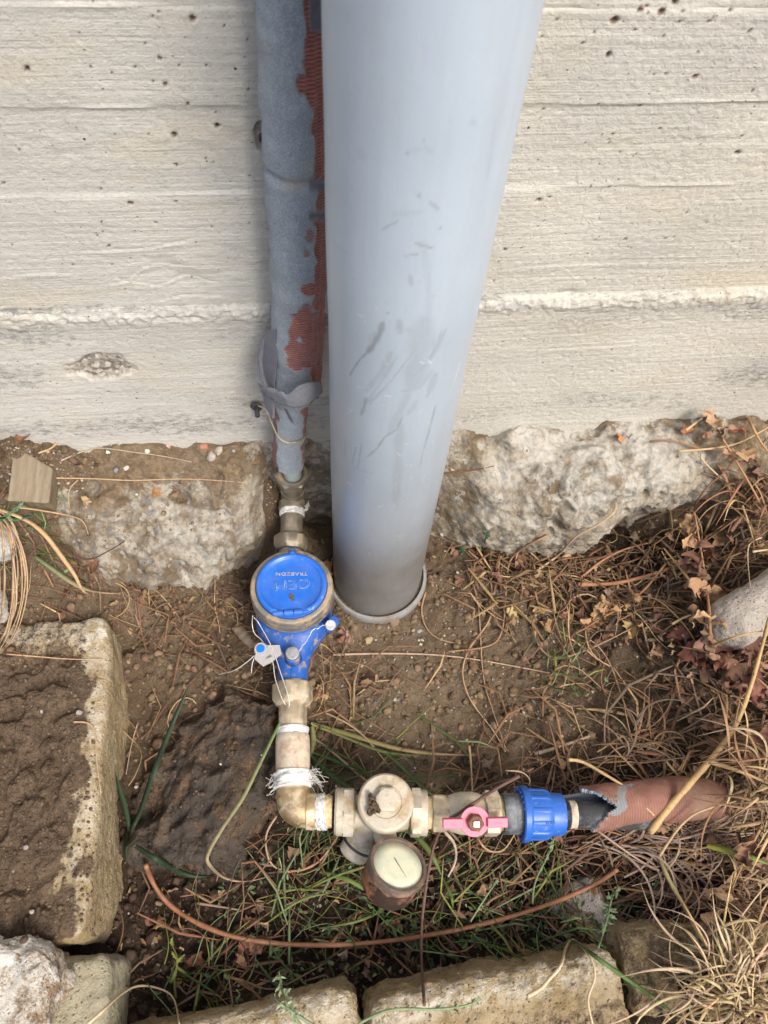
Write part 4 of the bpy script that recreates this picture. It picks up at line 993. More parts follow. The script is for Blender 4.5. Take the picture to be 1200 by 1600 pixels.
def text_obj(name, s, size, loc, rot, mat, parent, outline=0., extrude=.00015, space=1.0, sx=1.):
    c = bpy.data.curves.new(name, 'FONT'); c.body = s; c.size = size; c.align_x = 'CENTER'; c.align_y = 'CENTER'; c.space_character = space
    c.resolution_u = 3
    if outline: c.fill_mode = 'NONE'; c.bevel_depth = outline; c.bevel_resolution = 0
    else: c.extrude = extrude
    t = bpy.data.objects.new(name, c); COL.objects.link(t)
    bpy.context.view_layer.update()
    me = bpy.data.meshes.new_from_object(t.evaluated_get(bpy.context.evaluated_depsgraph_get()))
    bpy.data.objects.remove(t); me.materials.clear(); me.materials.append(MATS[mat])
    o = bpy.data.objects.new(name, me); COL.objects.link(o); o.parent = parent
    M = Matrix.Translation(Vector(loc)) @ Matrix.Rotation(rot[2], 4, 'Z') @ Matrix.Rotation(rot[1], 4, 'Y') @ Matrix.Rotation(rot[0], 4, 'X') @ Matrix.Diagonal((sx, 1, 1, 1))
    o.matrix_world = M
    base = parent
    off = Vector((0, 0, 0))
    while base: off += base.location; base = base.parent
    o.matrix_basis = Matrix.Translation(-(Vector(meter.location))) @ M if parent in (lid,) else Matrix.Translation(-Vector(parent.location)) @ M
    if parent is lid: o.matrix_basis = M
    return o
# parts were built in world coordinates with an inverse offset, so a child of 'lid' uses world coordinates too
text_obj('lettering', 'TRABZON', .0052, (MC[0] + .0005, MC[1] + .0125, .1311), (0, 0, math.pi - .06), 'rough_lettering', lid, outline=.00022, sx=1.25, space=1.12)
text_obj('lettering', 'CEM', .0150, (MC[0] + .0005, MC[1] + .0005, .1311), (0, 0, math.pi + .03), 'blue_lettering', lid, outline=.00035, sx=1.25, space=1.05)
ch = leafmesh(.010, .005, .2, .08, 9); mesh('dirt_spot', shiftrot(ch[0] * [1, 1, .15], Matrix.Rotation(-1.2, 3, 'Z'), (MC[0] - .002, MC[1] - .0095, .1312)), ch[1], 'soil', lid)
# screws, lead seal and wires
scr = np.array(at(457, 1020, z=.112))
mesh('screw_boss', *lathe(scr - np.array([0, 0, .018]), (0, -.12, 1), [(0, .0090), (.011, .0072), (.013, .0068)], 24), 'blue_enamel', meter)
sc1 = mesh('seal_screw', *lathe(scr - np.array([0, 0, .004]), (0, -.12, 1), [(0, .0072), (.0035, .0072), (.0048, .0066), (.0052, .0052)], 28), 'grey_lead', meter, sharp=40)
ls = np.array(at(516, 977, z=.112))
mesh('lead_seal', *lathe(ls, (.1, -.35, .9), [(0, .0052), (.0004, .0057), (.0032, .0057), (.0038, .0052)], 24), 'grey_lead', meter, sharp=40)
zig = [at(x, y, z=zz) for x, y, zz in ((511, 977, .114), (504, 977, .116), (497, 982, .117), (490, 983, .116), (483, 994, .114), (478, 1003, .114), (472, 1010, .114), (468, 1017, .114))]
zig = catmull(zig, 5); zig = zig + np.stack([gn(zig * 500, 1), gn(zig * 500, 2), 0 * zig[:, 0]], -1) * .0007
mesh('seal_wire', *tube(zig, .00038, 5), 'silver_wire', meter)
def pxpath(L, n=8): return catmull([at(a, b, z=c) for a, b, c in L], n)
mesh('seal_wire', *tube(pxpath([(395, 962, .120), (394, 975, .108), (398, 990, .104), (410, 1002, .104), (425, 1030, .104), (430, 1060, .103), (440, 1090, .102), (446, 1101, .100)]), .0005, 5), 'silver_wire', meter)
mesh('seal_wire', *tube(pxpath([(397, 965, .119), (405, 975, .110), (425, 1012, .107), (438, 1050, .106), (448, 1080, .105), (452, 1100, .103), (450, 1106, .098)]), .0005, 5), 'silver_wire', meter)
sealt = thing('seal_tag', 'clear plastic seal tag with a blue plug hanging on wire beside the meter', 'tag', tuple(at(415, 1020, z=.106)))
ctr = at(418, 1022, z=.107)
hexa = [(437, 1008), (440, 1022), (425, 1034), (411, 1041), (398, 1030), (400, 1015), (412, 1008), (425, 1008)]
top = np.array([at(a, b, z=.1075 + .00012 * (420 - a)) for a, b in hexa]); bot = top - [0, 0, .0014]
k = len(hexa)
mesh('tag_plate', np.concatenate([top, bot]), [tuple(range(k))[::-1], tuple(range(k, 2 * k))] + [(i, (i + 1) % k, (i + 1) % k + k, i + k) for i in range(k)], 'clear_tag_plastic', sealt, smooth=False)
bp = at(408, 1014, z=.1085)
mesh('seal_housing', *lathe(bp - [0, 0, .002], (-.1, -.1, 1), [(0, .0070), (.003, .0070), (.0042, .0062), (.0042, .0045)], 28), 'clear_tag_plastic', sealt, sharp=40)
mesh('blue_plug', *lathe(bp - [0, 0, .001], (-.1, -.1, 1), [(0, .0042), (.0036, .0042), (.0046, .0034), (.0048, 0)], 24), 'blue_seal_plastic', sealt, sharp=40)
text_obj('serial_number', '0009902', .0034, at(416, 1029, z=.1079), (0, 0, R(30)), 'print_black', sealt)
mesh('seal_tail', *tube(catmull([at(398, 1024, z=.106), at(385, 1035, z=.10), at(365, 1048, z=.085), at(340, 1054, z=.06)], 8), .0005, 5), 'silver_wire', sealt)
mesh('seal_tail', *tube(catmull([at(398, 1026, z=.106), at(394, 1038, z=.10), at(393, 1052, z=.092)], 6), .0005, 5), 'silver_wire', sealt)

# ------------------------------------------------------------------ outlet coupling and brass elbow
ZA = .080
def ypos(py, px=458): return at(px, py, z=ZA)
o1 = thing('outlet_coupling', 'brass union nut and hexagonal tail below the blue meter body', 'pipe fitting', tuple(ypos(1090)))
A_ = np.array([-.1056, -.150, ZA]); yd2 = np.array([-.0035, -.126, 0]); yd2 /= np.linalg.norm(yd2)
mesh('union_nut', *lathe(A_, yd2, [(0, .0150), (.0005, .0172), (.003, .0185, 1), (.018, .0185, 1), (.0225, .0172), (.024, .0150), (.024, .0125)], 48, .3), 'dusty_brass', o1, sharp=30)
mesh('hex_tail', *lathe(A_, yd2, [(.018, .0122), (.020, .0128, 2), (.048, .0128, 2), (.050, .0120)], 48, .25), 'dusty_brass', o1, sharp=30)
o2 = thing('taped_nipple', 'beige pipe nipple wrapped with tape and stickers above the brass elbow', 'pipe fitting', tuple(ypos(1175)))
mesh('tape_ring', *tapemesh(A_ + yd2 * .046, yd2, .0085, .0152, 8, .0009), 'ptfe_tape', o2)
v, f = lathe(A_, yd2, [(.053, .0150), (.0545, .0165), (.060, .0170), (.078, .0168), (.090, .0165), (.095, .0160)], 56)
v = v + np.stack([gn(v * 90, 1), 0 * v[:, 0], gn(v * 90, 2)], -1) * .0007
mesh('nipple_body', v, f, 'taped_sleeve_beige', o2)
tpm = mesh('thread_tape', *tapemesh(A_ + yd2 * .088, yd2, .016, .0172, 12, .0016), 'ptfe_tape', o2)
g = Geo(); r_ = np.random.default_rng(3)
for k in range(46):
    s0 = A_ + yd2 * r_.uniform(.088, .104) + np.array([r_.choice([-1, 1], p=[.25, .75]) * .0165, 0, r_.uniform(-.004, .010)])
    dv = np.array([r_.uniform(.2, 1.1) * np.sign(s0[0] - A_[0]), r_.uniform(-1.1, .3), r_.uniform(-.4, .3)]) * r_.uniform(.004, .014)
    g.add(*tube(catmull([s0, s0 + dv * .5 + r_.normal(size=3) * .0015, s0 + dv + r_.normal(size=3) * .002], 4), .00022, 4))
tag(g.build('loose_fibres', 'ptfe_tape', tpm), kind='stuff')
elb = thing('brass_elbow', 'shiny golden brass elbow turning the pipe run to the right', 'pipe fitting', tuple(ypos(1262)))
E0 = A_ + yd2 * .103; EC = np.array([-.1085, -.2745, ZA]); xd = np.array([.312, -.030, 0]); xd /= np.linalg.norm(xd)
g = Geo()
pth = [E0, EC + [-.0002, .016, 0]]
for a in np.linspace(0, 90, 9)[1:-1]:
    rr = .010; pth.append(EC + np.array([0, 0, 0]) + np.array([rr - rr * math.cos(R(a)), rr - rr * math.sin(R(a)), 0]))
pth += [EC + xd * .016, EC + xd * .021]
g.add(*tube(np.array(pth), .0158, 40))
g.add(*lathe(EC + np.array([0.0, .0, 0]), (.01, 1, 0), [(.012, .0158), (.0125, .0166), (.0165, .0166), (.018, .0164), (.0195, .0158)], 48))
g.add(*lathe(EC, xd, [(.012, .0158), (.0125, .0168), (.020, .0168), (.0215, .0155), (.0215, .012)], 48))
g.build('elbow_body', 'golden_brass', elb, sharp=50)
mesh('thread_tape', *tapemesh(EC + xd * .0205, xd, .0090, .0150, 14, .0018), 'ptfe_tape', elb)
mesh('thread_hemp', *tapemesh(EC + xd * .028, xd, .0085, .0138, 15, .0012), 'hemp_thread', elb)
g = Geo()
for k in range(26):
    t0 = r_.uniform(.020, .030); a0 = r_.uniform(-.5, 3.6); pts = []
    for j in range(9):
        a = a0 + j * .28; rr = .0158 + r_.uniform(-.0003, .0012); pts.append(EC + xd * (t0 + j * r_.uniform(-.0002, .0006)) + np.array([0, math.cos(a) * rr, math.sin(a) * rr]))
    g.add(*tube(np.array(pts), .0004, 4))
tag(g.build('loose_fibres', 'ptfe_tape', elb), kind='stuff')

# ------------------------------------------------------------------ pressure reducer
def xp(px, py=1268):
    p = at(px, py, z=ZA); t = (p[0] - EC[0]) / xd[0]; return EC + xd * t
red = thing('pressure_reducer', 'cream coated brass pressure reducer with round hexagon topped cap', 'valve', tuple(xp(603)))
B0 = xp(523)
mesh('union_nut', *lathe(B0, xd, [(0, .0135), (0, .0195), (.002, .0212), (.008, .0215), (.0085, .0205, 1), (.0175, .0205, 1), (.0195, .0180), (.0195, .013)], 48, .26), 'cream_coated_brass', red, sharp=30)
g = Geo(); cap_c = at(603, 1250, z=.118)
L_ = np.linalg.norm(xp(650) - xp(545))
g.add(*lathe(xp(548), xd, [(0, .0150), (L_ * .2, .0155), (L_ * .42, .0195), (L_ * .6, .0195), (L_ * .82, .0155), (L_, .0150)], 48))
base = np.array([cap_c[0] - .000, cap_c[1] - .001, .072])
g.add(*lathe(base, (0, .0, 1), [(0, .017), (.01, .0205), (.022, .0212), (.028, .0225)], 48))
sdv = np.array([-.50, -.58, -.42]); sdv /= np.linalg.norm(sdv)
sb = xp(592)
g.add(*lathe(sb, sdv, [(0, .0150), (.022, .0150), (.0235, .0165), (.034, .0165), (.036, .0150)], 40))
gd = at(607, 1325, z=.090) - sb; g.add(*lathe(sb, gd, [(0, .0115), (np.linalg.norm(gd) * .7, .0105), (np.linalg.norm(gd), .0095)], 32))
g.build('valve_body', 'cream_coated_brass', red, sharp=45)
cp = mesh('cap', *lathe((base[0], base[1], 0), (0, 0, 1), [(.098, .0225), (.099, .0252), (.1005, .0258), (.113, .0258), (.1150, .0248), (.1160, .0235), (.1160, .0150), (.1152, .014), (.1152, 0)], 72), 'cream_coated_brass', red, sharp=35)
mesh('hex_boss', *lathe((base[0] + .0015, base[1] + .001, .1150), (0, 0, 1), [(0, .0102, 1), (.0070, .0102, 1), (.0082, .0092), (.0084, .0085), (.0080, 0)], 48, .1), 'cream_coated_brass', cp, sharp=25)
g = Geo()
for k in range(26):
    c_ = np.array([base[0] - .0105 + r_.normal() * .0028, base[1] - .002 + r_.normal() * .0045, .1185 + r_.uniform(0, .004)])
    v, f = lathe(c_, (r_.normal(), r_.normal(), 1), [(-.0022, 0.0001), (-.0012, .0018), (.0010, .0020), (.0022, .0002)], 7)
    g.add(v + r_.normal(size=v.shape) * .0004, f)
g.build('mud_lump', 'soil', cp, sharp=None)
pl = mesh('side_plug', *lathe(sb, sdv, [(.034, .0135), (.036, .0148), (.047, .0146), (.049, .0125), (.049, 0.0)], 40), 'cream_coated_brass', red, sharp=35)
mesh('rubber_ring', *lathe(sb, sdv, [(.0358, .0150), (.0362, .0158), (.0382, .0158), (.0386, .0148)], 40), 'dark_rubber', pl)
C0 = xp(640)
mesh('union_nut', *lathe(C0, xd, [(0, .0150), (.0, .0200), (.0015, .0205, 1), (.0095, .0205, 1), (.010, .0208), (.0155, .0205), (.0165, .0190), (.0165, .013)], 48, .5), 'cream_coated_brass', red, sharp=30)

# ------------------------------------------------------------------ pressure gauge
GF = at(623, 1349, z=.112); GB0 = ray(605, 1382)
# back centre 32 mm behind the face along a tilted axis
best = None
for t in np.linspace(.6, 1.0, 800):
    q = CAM + GB0 * t; dl = abs(np.linalg.norm(q - GF) - .033)
    if q[2] < GF[2] and (best is None or dl < best[0]): best = (dl, q)
GB = best[1]; gax = GF - GB; gl = np.linalg.norm(gax); gax /= gl
gau = thing('pressure_gauge', 'rusty round pressure gauge with a clouded yellowish glass', 'gauge', tuple(GB))
gr = .0262
mesh('gauge_case', *lathe(GB, gax, [(0, 0.0), (0, gr * .90), (.002, gr * .96), (gl - .009, gr * .97), (gl - .0085, gr * .99)], 72), 'rusted_gauge_case', gau, sharp=40)
bz = mesh('bezel', *lathe(GB, gax, [(gl - .009, gr * .97), (gl - .0085, gr * 1.02), (gl - .0015, gr * 1.02), (gl, gr * .99), (gl, gr * .90), (gl - .0012, gr * .87), (gl - .004, gr * .86)], 72), 'rusted_gauge_rim', gau, sharp=40)
mesh('gauge_glass', *lathe(GB, gax, [(gl - .004, gr * .865), (gl - .0022, gr * .86), (gl - .0018, gr * .5), (gl - .0016, 0)], 64), 'clouded_gauge_glass', gau, sharp=None)
_, gu, gw = frame(gax)
nd0 = GB + gax * (gl - .0012)
dn = (RIGHT * .10 - UP * 1.0); dn = dn - gax * (dn @ gax); dn /= np.linalg.norm(dn)
mesh('needle', *tube(np.array([nd0 - dn * .006, nd0, nd0 + dn * .013]), [.0005, .0004, .0002], 5), 'grey_lead', gau)
st = at(600, 1318, z=.088); mesh('gauge_stem', *lathe(st, (GB + gax * .012) - st, [(0, .009), (np.linalg.norm(GB + gax * .012 - st) * .8, .009)], 24), 'cream_coated_brass', gau)

# ------------------------------------------------------------------ ball valve
bv = thing('ball_valve', 'cream brass ball valve with a pink butterfly handle', 'valve', tuple(xp(730)))
nip = mesh('hemp_nipple', *tapemesh(xp(664), xd, np.linalg.norm(xp(676) - xp(664)), .0140, 22, .001), 'hemp_thread', bv)
b0, b1, b2, b3 = xp(674), xp(700), xp(755), xp(779)
l1 = np.linalg.norm(b1 - b0); l2 = np.linalg.norm(b2 - b1); l3 = np.linalg.norm(b3 - b2)
mesh('valve_hexagon', *lathe(b0, xd, [(0, .0120), (0, .0162), (.001, .0165, 1), (l1 - .004, .0165, 1), (l1, .0155)], 48, .3), 'dusty_brass', bv, sharp=30)
mesh('valve_body', *lathe(b1, xd, [(-.002, .0150), (l2 * .12, .0172), (l2 * .35, .0192), (l2 * .65, .0195), (l2 * .85, .0185), (l2 * .9, .0172), (l2, .0172)], 56), 'cream_coated_brass', bv, sharp=45)
mesh('union_nut', *lathe(b2, xd, [(0, .0172), (.0003, .0190), (.0012, .0192, 1), (l3 - .002, .0192, 1), (l3, .0180), (l3, .0145)], 48, .5), 'cream_coated_brass', bv, sharp=30)
hd = np.array([.02, -.42, .91]); hd /= np.linalg.norm(hd)
hc = at(741, 1283, z=.111); sb2 = hc - hd * .03
mesh('valve_stem', *lathe(sb2, hd, [(0, .0085), (.018, .0085), (.0185, .0062), (.030, .0062)], 28), 'cream_coated_brass', bv, sharp=40)
g = Geo(); g.add(*lathe(hc, hd, [(0, .0125), (.0003, .0133), (.0014, .0136), (.0021, .0132), (.0021, .004)], 48))
hx = np.array([1, -.08, 0]); hx -= hd * (hx @ hd); hx /= np.linalg.norm(hx); hy = np.cross(hd, hx)
def boxm(c, u, v_, w, a, b, c_):
    P = [c + u * sx * a + v_ * sy * b + w * sz * c_ for sz in (-1, 1) for sy in (-1, 1) for sx in (-1, 1)]
    return np.array(P), [(0, 2, 3, 1), (4, 5, 7, 6), (0, 1, 5, 4), (2, 6, 7, 3), (0, 4, 6, 2), (1, 3, 7, 5)]
disc = g.build('handle_disc', 'pink_painted_metal', bv, sharp=40)
for s in (-1, 1):
    ln = .0092 if s < 0 else .0092
    c_ = hc + hx * s * (.0112 + ln) + hd * .0030 - hy * .0005
    v, f = boxm(c_, hx, hy, hd, ln, .0042, .0030)
    o = mesh('handle_wing', v, f, 'pink_painted_metal', bv, smooth=False)
    bm_ = o.modifiers.new('bevel', 'BEVEL'); bm_.width = .0006; bm_.segments = 2
    text_obj('lettering', 'AÇ' if s < 0 else 'KAPA', .0042 if s < 0 else .0034, c_ + hd * .00305 - hy * .0003, (R(24.8), 0, 0), 'pink_painted_metal', bv, extrude=.00022)
mesh('handle_nut', *lathe(hc + hd * .0015, hd, [(0, .0068, 1), (.0062, .0068, 1), (.0072, .0064), (.0072, 0)], 48, .2), 'rusty_nut', bv, sharp=25)
v, f = boxm(hc + hd * .0090, hx, hy, hd, .0025, .0022, .0016); mesh('stem_end', v, f, 'bright_steel', bv, smooth=False)

# ------------------------------------------------------------------ compression coupling
cc = thing('compression_coupling', 'black compression coupling with a big blue ribbed nut', 'pipe fitting', tuple(xp(840)))
m0 = xp(777); m1 = xp(786); k0 = xp(784); k1 = xp(822)
mesh('mossy_thread', *tapemesh(m0, xd, np.linalg.norm(m1 - m0) + .002, .0150, 24, .0016), 'mossy_thread', cc)
lk = np.linalg.norm(k1 - k0)
g = Geo(); g.add(*lathe(k0, xd, [(0, .0145), (.0003, .0180), (.0012, .0186), (lk * .45, .0186), (lk * .46, .0181), (lk * .5, .0186), (lk * .75, .0184), (lk * .76, .0172), (lk, .0172), (lk + .004, .0172)], 64))
for a in np.arange(0, 360, 30):
    dirv = np.array([0, math.cos(R(a)), math.sin(R(a))]); tv = np.array([0, -math.sin(R(a)), math.cos(R(a))])
    g.add(*boxm(k0 + xd * lk * .72 + dirv * .0180, xd, tv, dirv, lk * .18, .0008, .0012))
g.add(*lathe(k0, xd, [(lk * .86, .0170), (lk * .87, .0205), (lk * .95, .0205), (lk * .96, .0172)], 64))
g.build('coupling_body', 'scuffed_black_fitting', cc, sharp=35)
n0, n1, n2, n3 = xp(812), xp(823), xp(855), xp(878)
q = lambda a: float((a - n0) @ xd)
def ribr(th, t):
    if t < q(n1) + .001: return 1 + .0 * th
    if t < q(n2) + .001: return 1 + .035 * (np.abs(((th * 12 / (2 * math.pi)) % 1) - .5) > .38)
    return 1 + 0 * th
cn = mesh('coupling_nut', *lathe(n0, xd, [(.0012, .0200), (.0, .0215), (0, .0245), (.001, .0255), (q(n1) - .001, .0255), (q(n1), .0247), (q(n1) + .0012, .0228), (q(n2) - .004, .0226), (q(n2), .0212), (q(n2) + .0015, .0198), (q(n3) - .002, .0192), (q(n3), .0182), (q(n3), .0140)], 144, 0, ribr), 'blue_polypropylene', cc, sharp=35)
for a in np.arange(0, 360, 15):
    dirv = np.array([0, math.cos(R(a)), math.sin(R(a))]); tv = np.array([0, -math.sin(R(a)), math.cos(R(a))])
    v, f = boxm(n0 + xd * .0 + dirv * .0228, xd, tv, dirv, .0006, .0007, .0014)
    if a == 0: nb = mesh('flange_notch', v - n0, f, 'blue_polypropylene', cn, smooth=False); nb.matrix_parent_inverse = Matrix(); nb.location = n0; first = nb
    else:
        o = first.copy(); COL.objects.link(o); o.parent = cn; o.rotation_euler = (R(a), 0, 0)
for k_ in (0,):
    text_obj('lettering', 'PN16', .0040, n1 + xd * .016 + np.array([0, -.012, .0208]), (R(28), 0, R(-5)), 'blue_polypropylene', cc, extrude=.00035)

# ------------------------------------------------------------------ buried black pipe and terracotta sleeve
bpipe = thing('black_pipe', 'short stretch of black plastic pipe between blue nut and terracotta sleeve', 'pipe', tuple(xp(920)))
mesh('pipe_barrel', *lathe(xp(872), xd + np.array([0, 0, -.09]), [(0, .0122), (.095, .0122)], 40), 'black_polyethylene', bpipe)
v, f = tapemesh(xp(887), xd, .007, .0125, 31, .0006); mesh('dried_mud_ring', v, f, 'taped_sleeve_beige', bpipe)
slv = thing('terracotta_sleeve', 'torn ribbed terracotta sleeve lined with grey foam around the buried pipe', 'pipe insulation', tuple(xp(1000)))
s0 = xp(868) + np.array([0, .002, -.003]); s1 = at(1000, 1255, z=.072); s2 = at(1085, 1248, z=.052); s3 = at(1190, 1262, z=.0)
Q = catmull([s0, s1, s2, s3], 60); dl = np.concatenate([[0], np.cumsum(np.linalg.norm(np.diff(Q, axis=0), axis=1))]); ss_ = np.arange(0, dl[-1], .0012)
Q = np.stack([np.interp(ss_, dl, Q[:, k]) for k in range(3)], -1); T = np.gradient(Q, axis=0); T /= np.linalg.norm(T, axis=1)[:, None]
nth = 128; th = np.linspace(-math.pi, math.pi, nth, endpoint=False)
U = np.cross(T, [0, 0, 1.0]); U /= np.linalg.norm(U, axis=1)[:, None]; U *= np.sign(-U[:, 1])[:, None]; W = np.array([0, 0, 1.0]) - T * T[:, 2:3]; W /= np.linalg.norm(W, axis=1)[:, None]
SR = .0212
S_, TH = np.meshgrid(ss_, th, indexing='ij')
Pp = Q[:, None] + (W[:, None] * np.cos(TH)[..., None] + U[:, None] * np.sin(TH)[..., None]) * SR     # th 0 = top, + = towards camera side (-Y)
Nn = (W[:, None] * np.cos(TH)[..., None] + U[:, None] * np.sin(TH)[..., None])
Pp = Pp + Nn * (.0009 * fbm(Pp.reshape(-1, 3), 40, 3, .6, 3)).reshape(S_.shape)[..., None]
px_, py_ = proj(Pp.reshape(-1, 3)); px_ = px_.reshape(S_.shape); py_ = py_.reshape(S_.shape)
edge_n = 7 * gn(np.stack([TH * 2.5, 0 * TH, 0 * TH], -1).reshape(-1, 3), 3).reshape(S_.shape) + 4 * gn(np.stack([TH * 9, 0 * TH, 0 * TH], -1).reshape(-1, 3), 4).reshape(S_.shape)
# torn edge: back side reaches far left, front is open
py_edge = np.array([1195, 1212, 1222, 1232, 1240, 1252, 1262, 1272, 1285, 1300]); px_edge = np.array([862, 874, 885, 912, 938, 950, 966, 946, 938, 925])
need = np.interp(py_, py_edge, px_edge) + edge_n
vis = (np.cos(TH) * .6 + .0) > -.35
keep = np.where(vis, px_ > need, px_ > 868 + edge_n + 60 * ss(1.2, 2.2, TH))
fs = grid_faces(len(ss_), nth, True); kf = keep.ravel()[fs].all(1); fs = fs[kf]
foamy = np.where(vis, ss(30, 6, (px_ - need)), 0) * .42 + (.75 + .5 * gn(Pp.reshape(-1, 3) * 110, 9).reshape(S_.shape)) * np.exp(-((px_ - 968 - .45 * (1262 - py_) - 8 * gn(Pp.reshape(-1, 3) * 60, 8).reshape(S_.shape)) / 12) ** 2) * ss(1218, 1228, py_) * ss(1280, 1262, py_)
mkk = np.stack([np.clip(foamy.ravel(), 0, 1), 0 * foamy.ravel(), 0 * foamy.ravel(), 1 + 0 * foamy.ravel()], -1)
uv = np.stack([TH.ravel() * 8, S_.ravel() * 120, 0 * TH.ravel()], -1)
Po = Pp.reshape(-1, 3); Pi = (Pp - Nn * .0042).reshape(-1, 3)
used, inv = np.unique(fs, return_inverse=True); fo = inv.reshape(fs.shape)
oo = mesh('sleeve_skin', Po[used], fo, 'terracotta_ribbed_sleeve', slv, attrs={'mask': ('FLOAT_COLOR', mkk[used]), 'uvp': ('FLOAT_VECTOR', uv[used])})
# foam lining with its torn rim
ed_ = {}
for q4 in fo:
    for a, b in ((q4[0], q4[1]), (q4[1], q4[2]), (q4[2], q4[3]), (q4[3], q4[0])):
        kk = (min(a, b), max(a, b)); ed_[kk] = ed_.get(kk, 0) + 1
nU = len(used); rimf = [(a, b, b + nU, a + nU) for (a, b), c in ed_.items() if c == 1]
vi = np.concatenate([(Pp - Nn * .0004).reshape(-1, 3)[used], Pi[used]]); vi[nU:] += np.stack([gn(vi[nU:] * 180, 1)] * 3, -1) * .0006
mka = np.zeros((2 * nU, 4)); mka[:, 3] = 1
mesh('foam_lining', vi, [tuple(int(x) + nU for x in q4[::-1]) for q4 in fo] + rimf, 'grey_blue_foam', slv, attrs={'mask': ('FLOAT_COLOR', mka), 'uvp': ('FLOAT_VECTOR', np.zeros((2 * nU, 3)))})

# ------------------------------------------------------------------ wall fixings
fx1 = thing('wall_plug', 'dark plug in a chipped hole of the wall behind the riser', 'wall plug', tuple(at(412, 215, y=WY)))
mesh('plug_body', *lathe(at(412, 214, y=WY + .002), (0, -1, .2), [(0, .0034), (.004, .0034), (.0045, .0028), (.0035, .0015), (.0035, 0)], 20), 'dark_rubber', fx1)
fx2 = thing('wall_bolt', 'small black bolt with washer sticking out of the wall beside the torn foam', 'bolt', tuple(at(403, 634, y=WY)))
b_ = at(401, 634, y=WY - .001)
mesh('washer', *lathe(b_, (-.2, -1, .1), [(0, .0056), (.0018, .0060), (.0024, .0052), (.0024, .003)], 24), 'dark_rubber', fx2)
mesh('bolt_shank', *lathe(b_, (.05, -1, -.25), [(0, .0024), (.012, .0024), (.0126, .0018)], 16), 'dark_rubber', fx2)


# ------------------------------------------------------------------ pebbles, clods, litter and plants
bpy.context.view_layer.update()
def drape(L, lift=.002, n=7, smooth=3, lifts=None):
    """L pixels on the supports; returns a stiff 3D path lying on what is below"""
    pts = []
    Lp = catmull(np.array([(a, b, 0) for a, b in L], float), n)
    P = np.array([hit(a, b) for a, b, _ in Lp])
    lf = np.interp(np.linspace(0, 1, len(P)), np.linspace(0, 1, len(lifts)), lifts) if lifts is not None else np.full(len(P), lift)
    for _ in range(smooth):
        Q = P.copy(); Q[1:-1] = (P[:-2] + 2 * P[1:-1] + P[2:]) / 4; P = Q
    # move along the line of sight towards the eye so that the outline stays where it grows
    d = CAM - P; dn = d / np.linalg.norm(d, axis=1)[:, None]
    return P + dn * (lf / np.maximum(dn[:, 2], .3))[:, None]
def vary(c, r, a=.18):
    k = 1 + r.uniform(-a, a); return tuple(float(np.clip(x * k * (1 + r.uniform(-.06, .06)), .005, 1)) for x in c)
STRAW = (.50, .36, .19); TAN = (.28, .17, .09); RED = (.22, .118, .070); GREYT = (.22, .155, .11); DARK = (.10, .055, .036); PALE = (.58, .45, .28)
GREEN = (.075, .125, .035); DGREEN = (.03, .075, .035); YGREEN = (.22, .24, .06); PGREEN = (.20, .27, .13)
r = np.random.default_rng(21)
# gravel and clods: uncountable
def pebmesh(c, s, r, seg=7):
    v, f = lathe((0, 0, 0), (0, 0, 1), [(-.55, .02), (-.4, .7), (0, 1.0), (.4, .65), (.55, .02)], seg)
    v = v * (1 + r.uniform(-.22, .22, size=(len(v), 1))) * np.array([r.uniform(.7, 1.2), r.uniform(.6, 1.1), r.uniform(.7, 1.2)]) * s
    return shiftrot(v, rand_rot(r, .8), c), f
def scatter(n, boxes, r):
    out = []
    tot = sum(b[4] for b in boxes)
    for (x0, x1, y0, y1, w) in boxes:
        k = int(n * w / tot); x = r.uniform(x0, x1, k); y = r.uniform(y0, y1, k); out.append(np.stack([x, y], -1))
    return np.concatenate(out)
g = Geo()
pts = scatter(2100, [(-.45, -.11, .055, .085, 1.6), (-.15, .2, -.2, .05, 1.2), (.06, .45, -.25, .05, .8), (-.3, .4, -.42, -.2, 1.2)], r); hz = hgt(pts[:, 0], pts[:, 1])
for (x, y), z in zip(pts, hz):
    s = .0007 + abs(r.normal()) * .0009
    col = [(.30, .26, .21), (.42, .37, .30), (.20, .19, .19), (.27, .19, .12), (.50, .47, .41)][r.integers(5)]
    g.add(*pebmesh((x, y, z + s * .2), s, r, 6), vary(col, r))
o = g.build('gravel', 'pebble_mix', sharp=None); tag(o, 'fine gravel and grit spread over the soil', 'gravel', kind='stuff')
g = Geo()
pts = scatter(4200, [(-.30, .30, -.44, -.24, 3), (-.40, -.10, -.2, .0, 1.6), (-.12, .2, -.23, .0, 1.2), (.15, .5, -.3, .02, 1.0), (-.45, -.2, .03, .085, .6)], r); hz = hgt(pts[:, 0], pts[:, 1])
for (x, y), z in zip(pts, hz):
    s = .0012 + abs(r.normal()) * .0024
    dampv = y < -.22
    col = (.085, .055, .037) if dampv else (.21, .145, .088)
    g.add(*pebmesh((x, y, z + s * .1), s, r, 6), vary(col, r, .3))
o = g.build('soil_crumbs', 'pebble_mix', sharp=None); tag(o, 'loose crumbs and clods of brown soil', 'soil', kind='stuff')
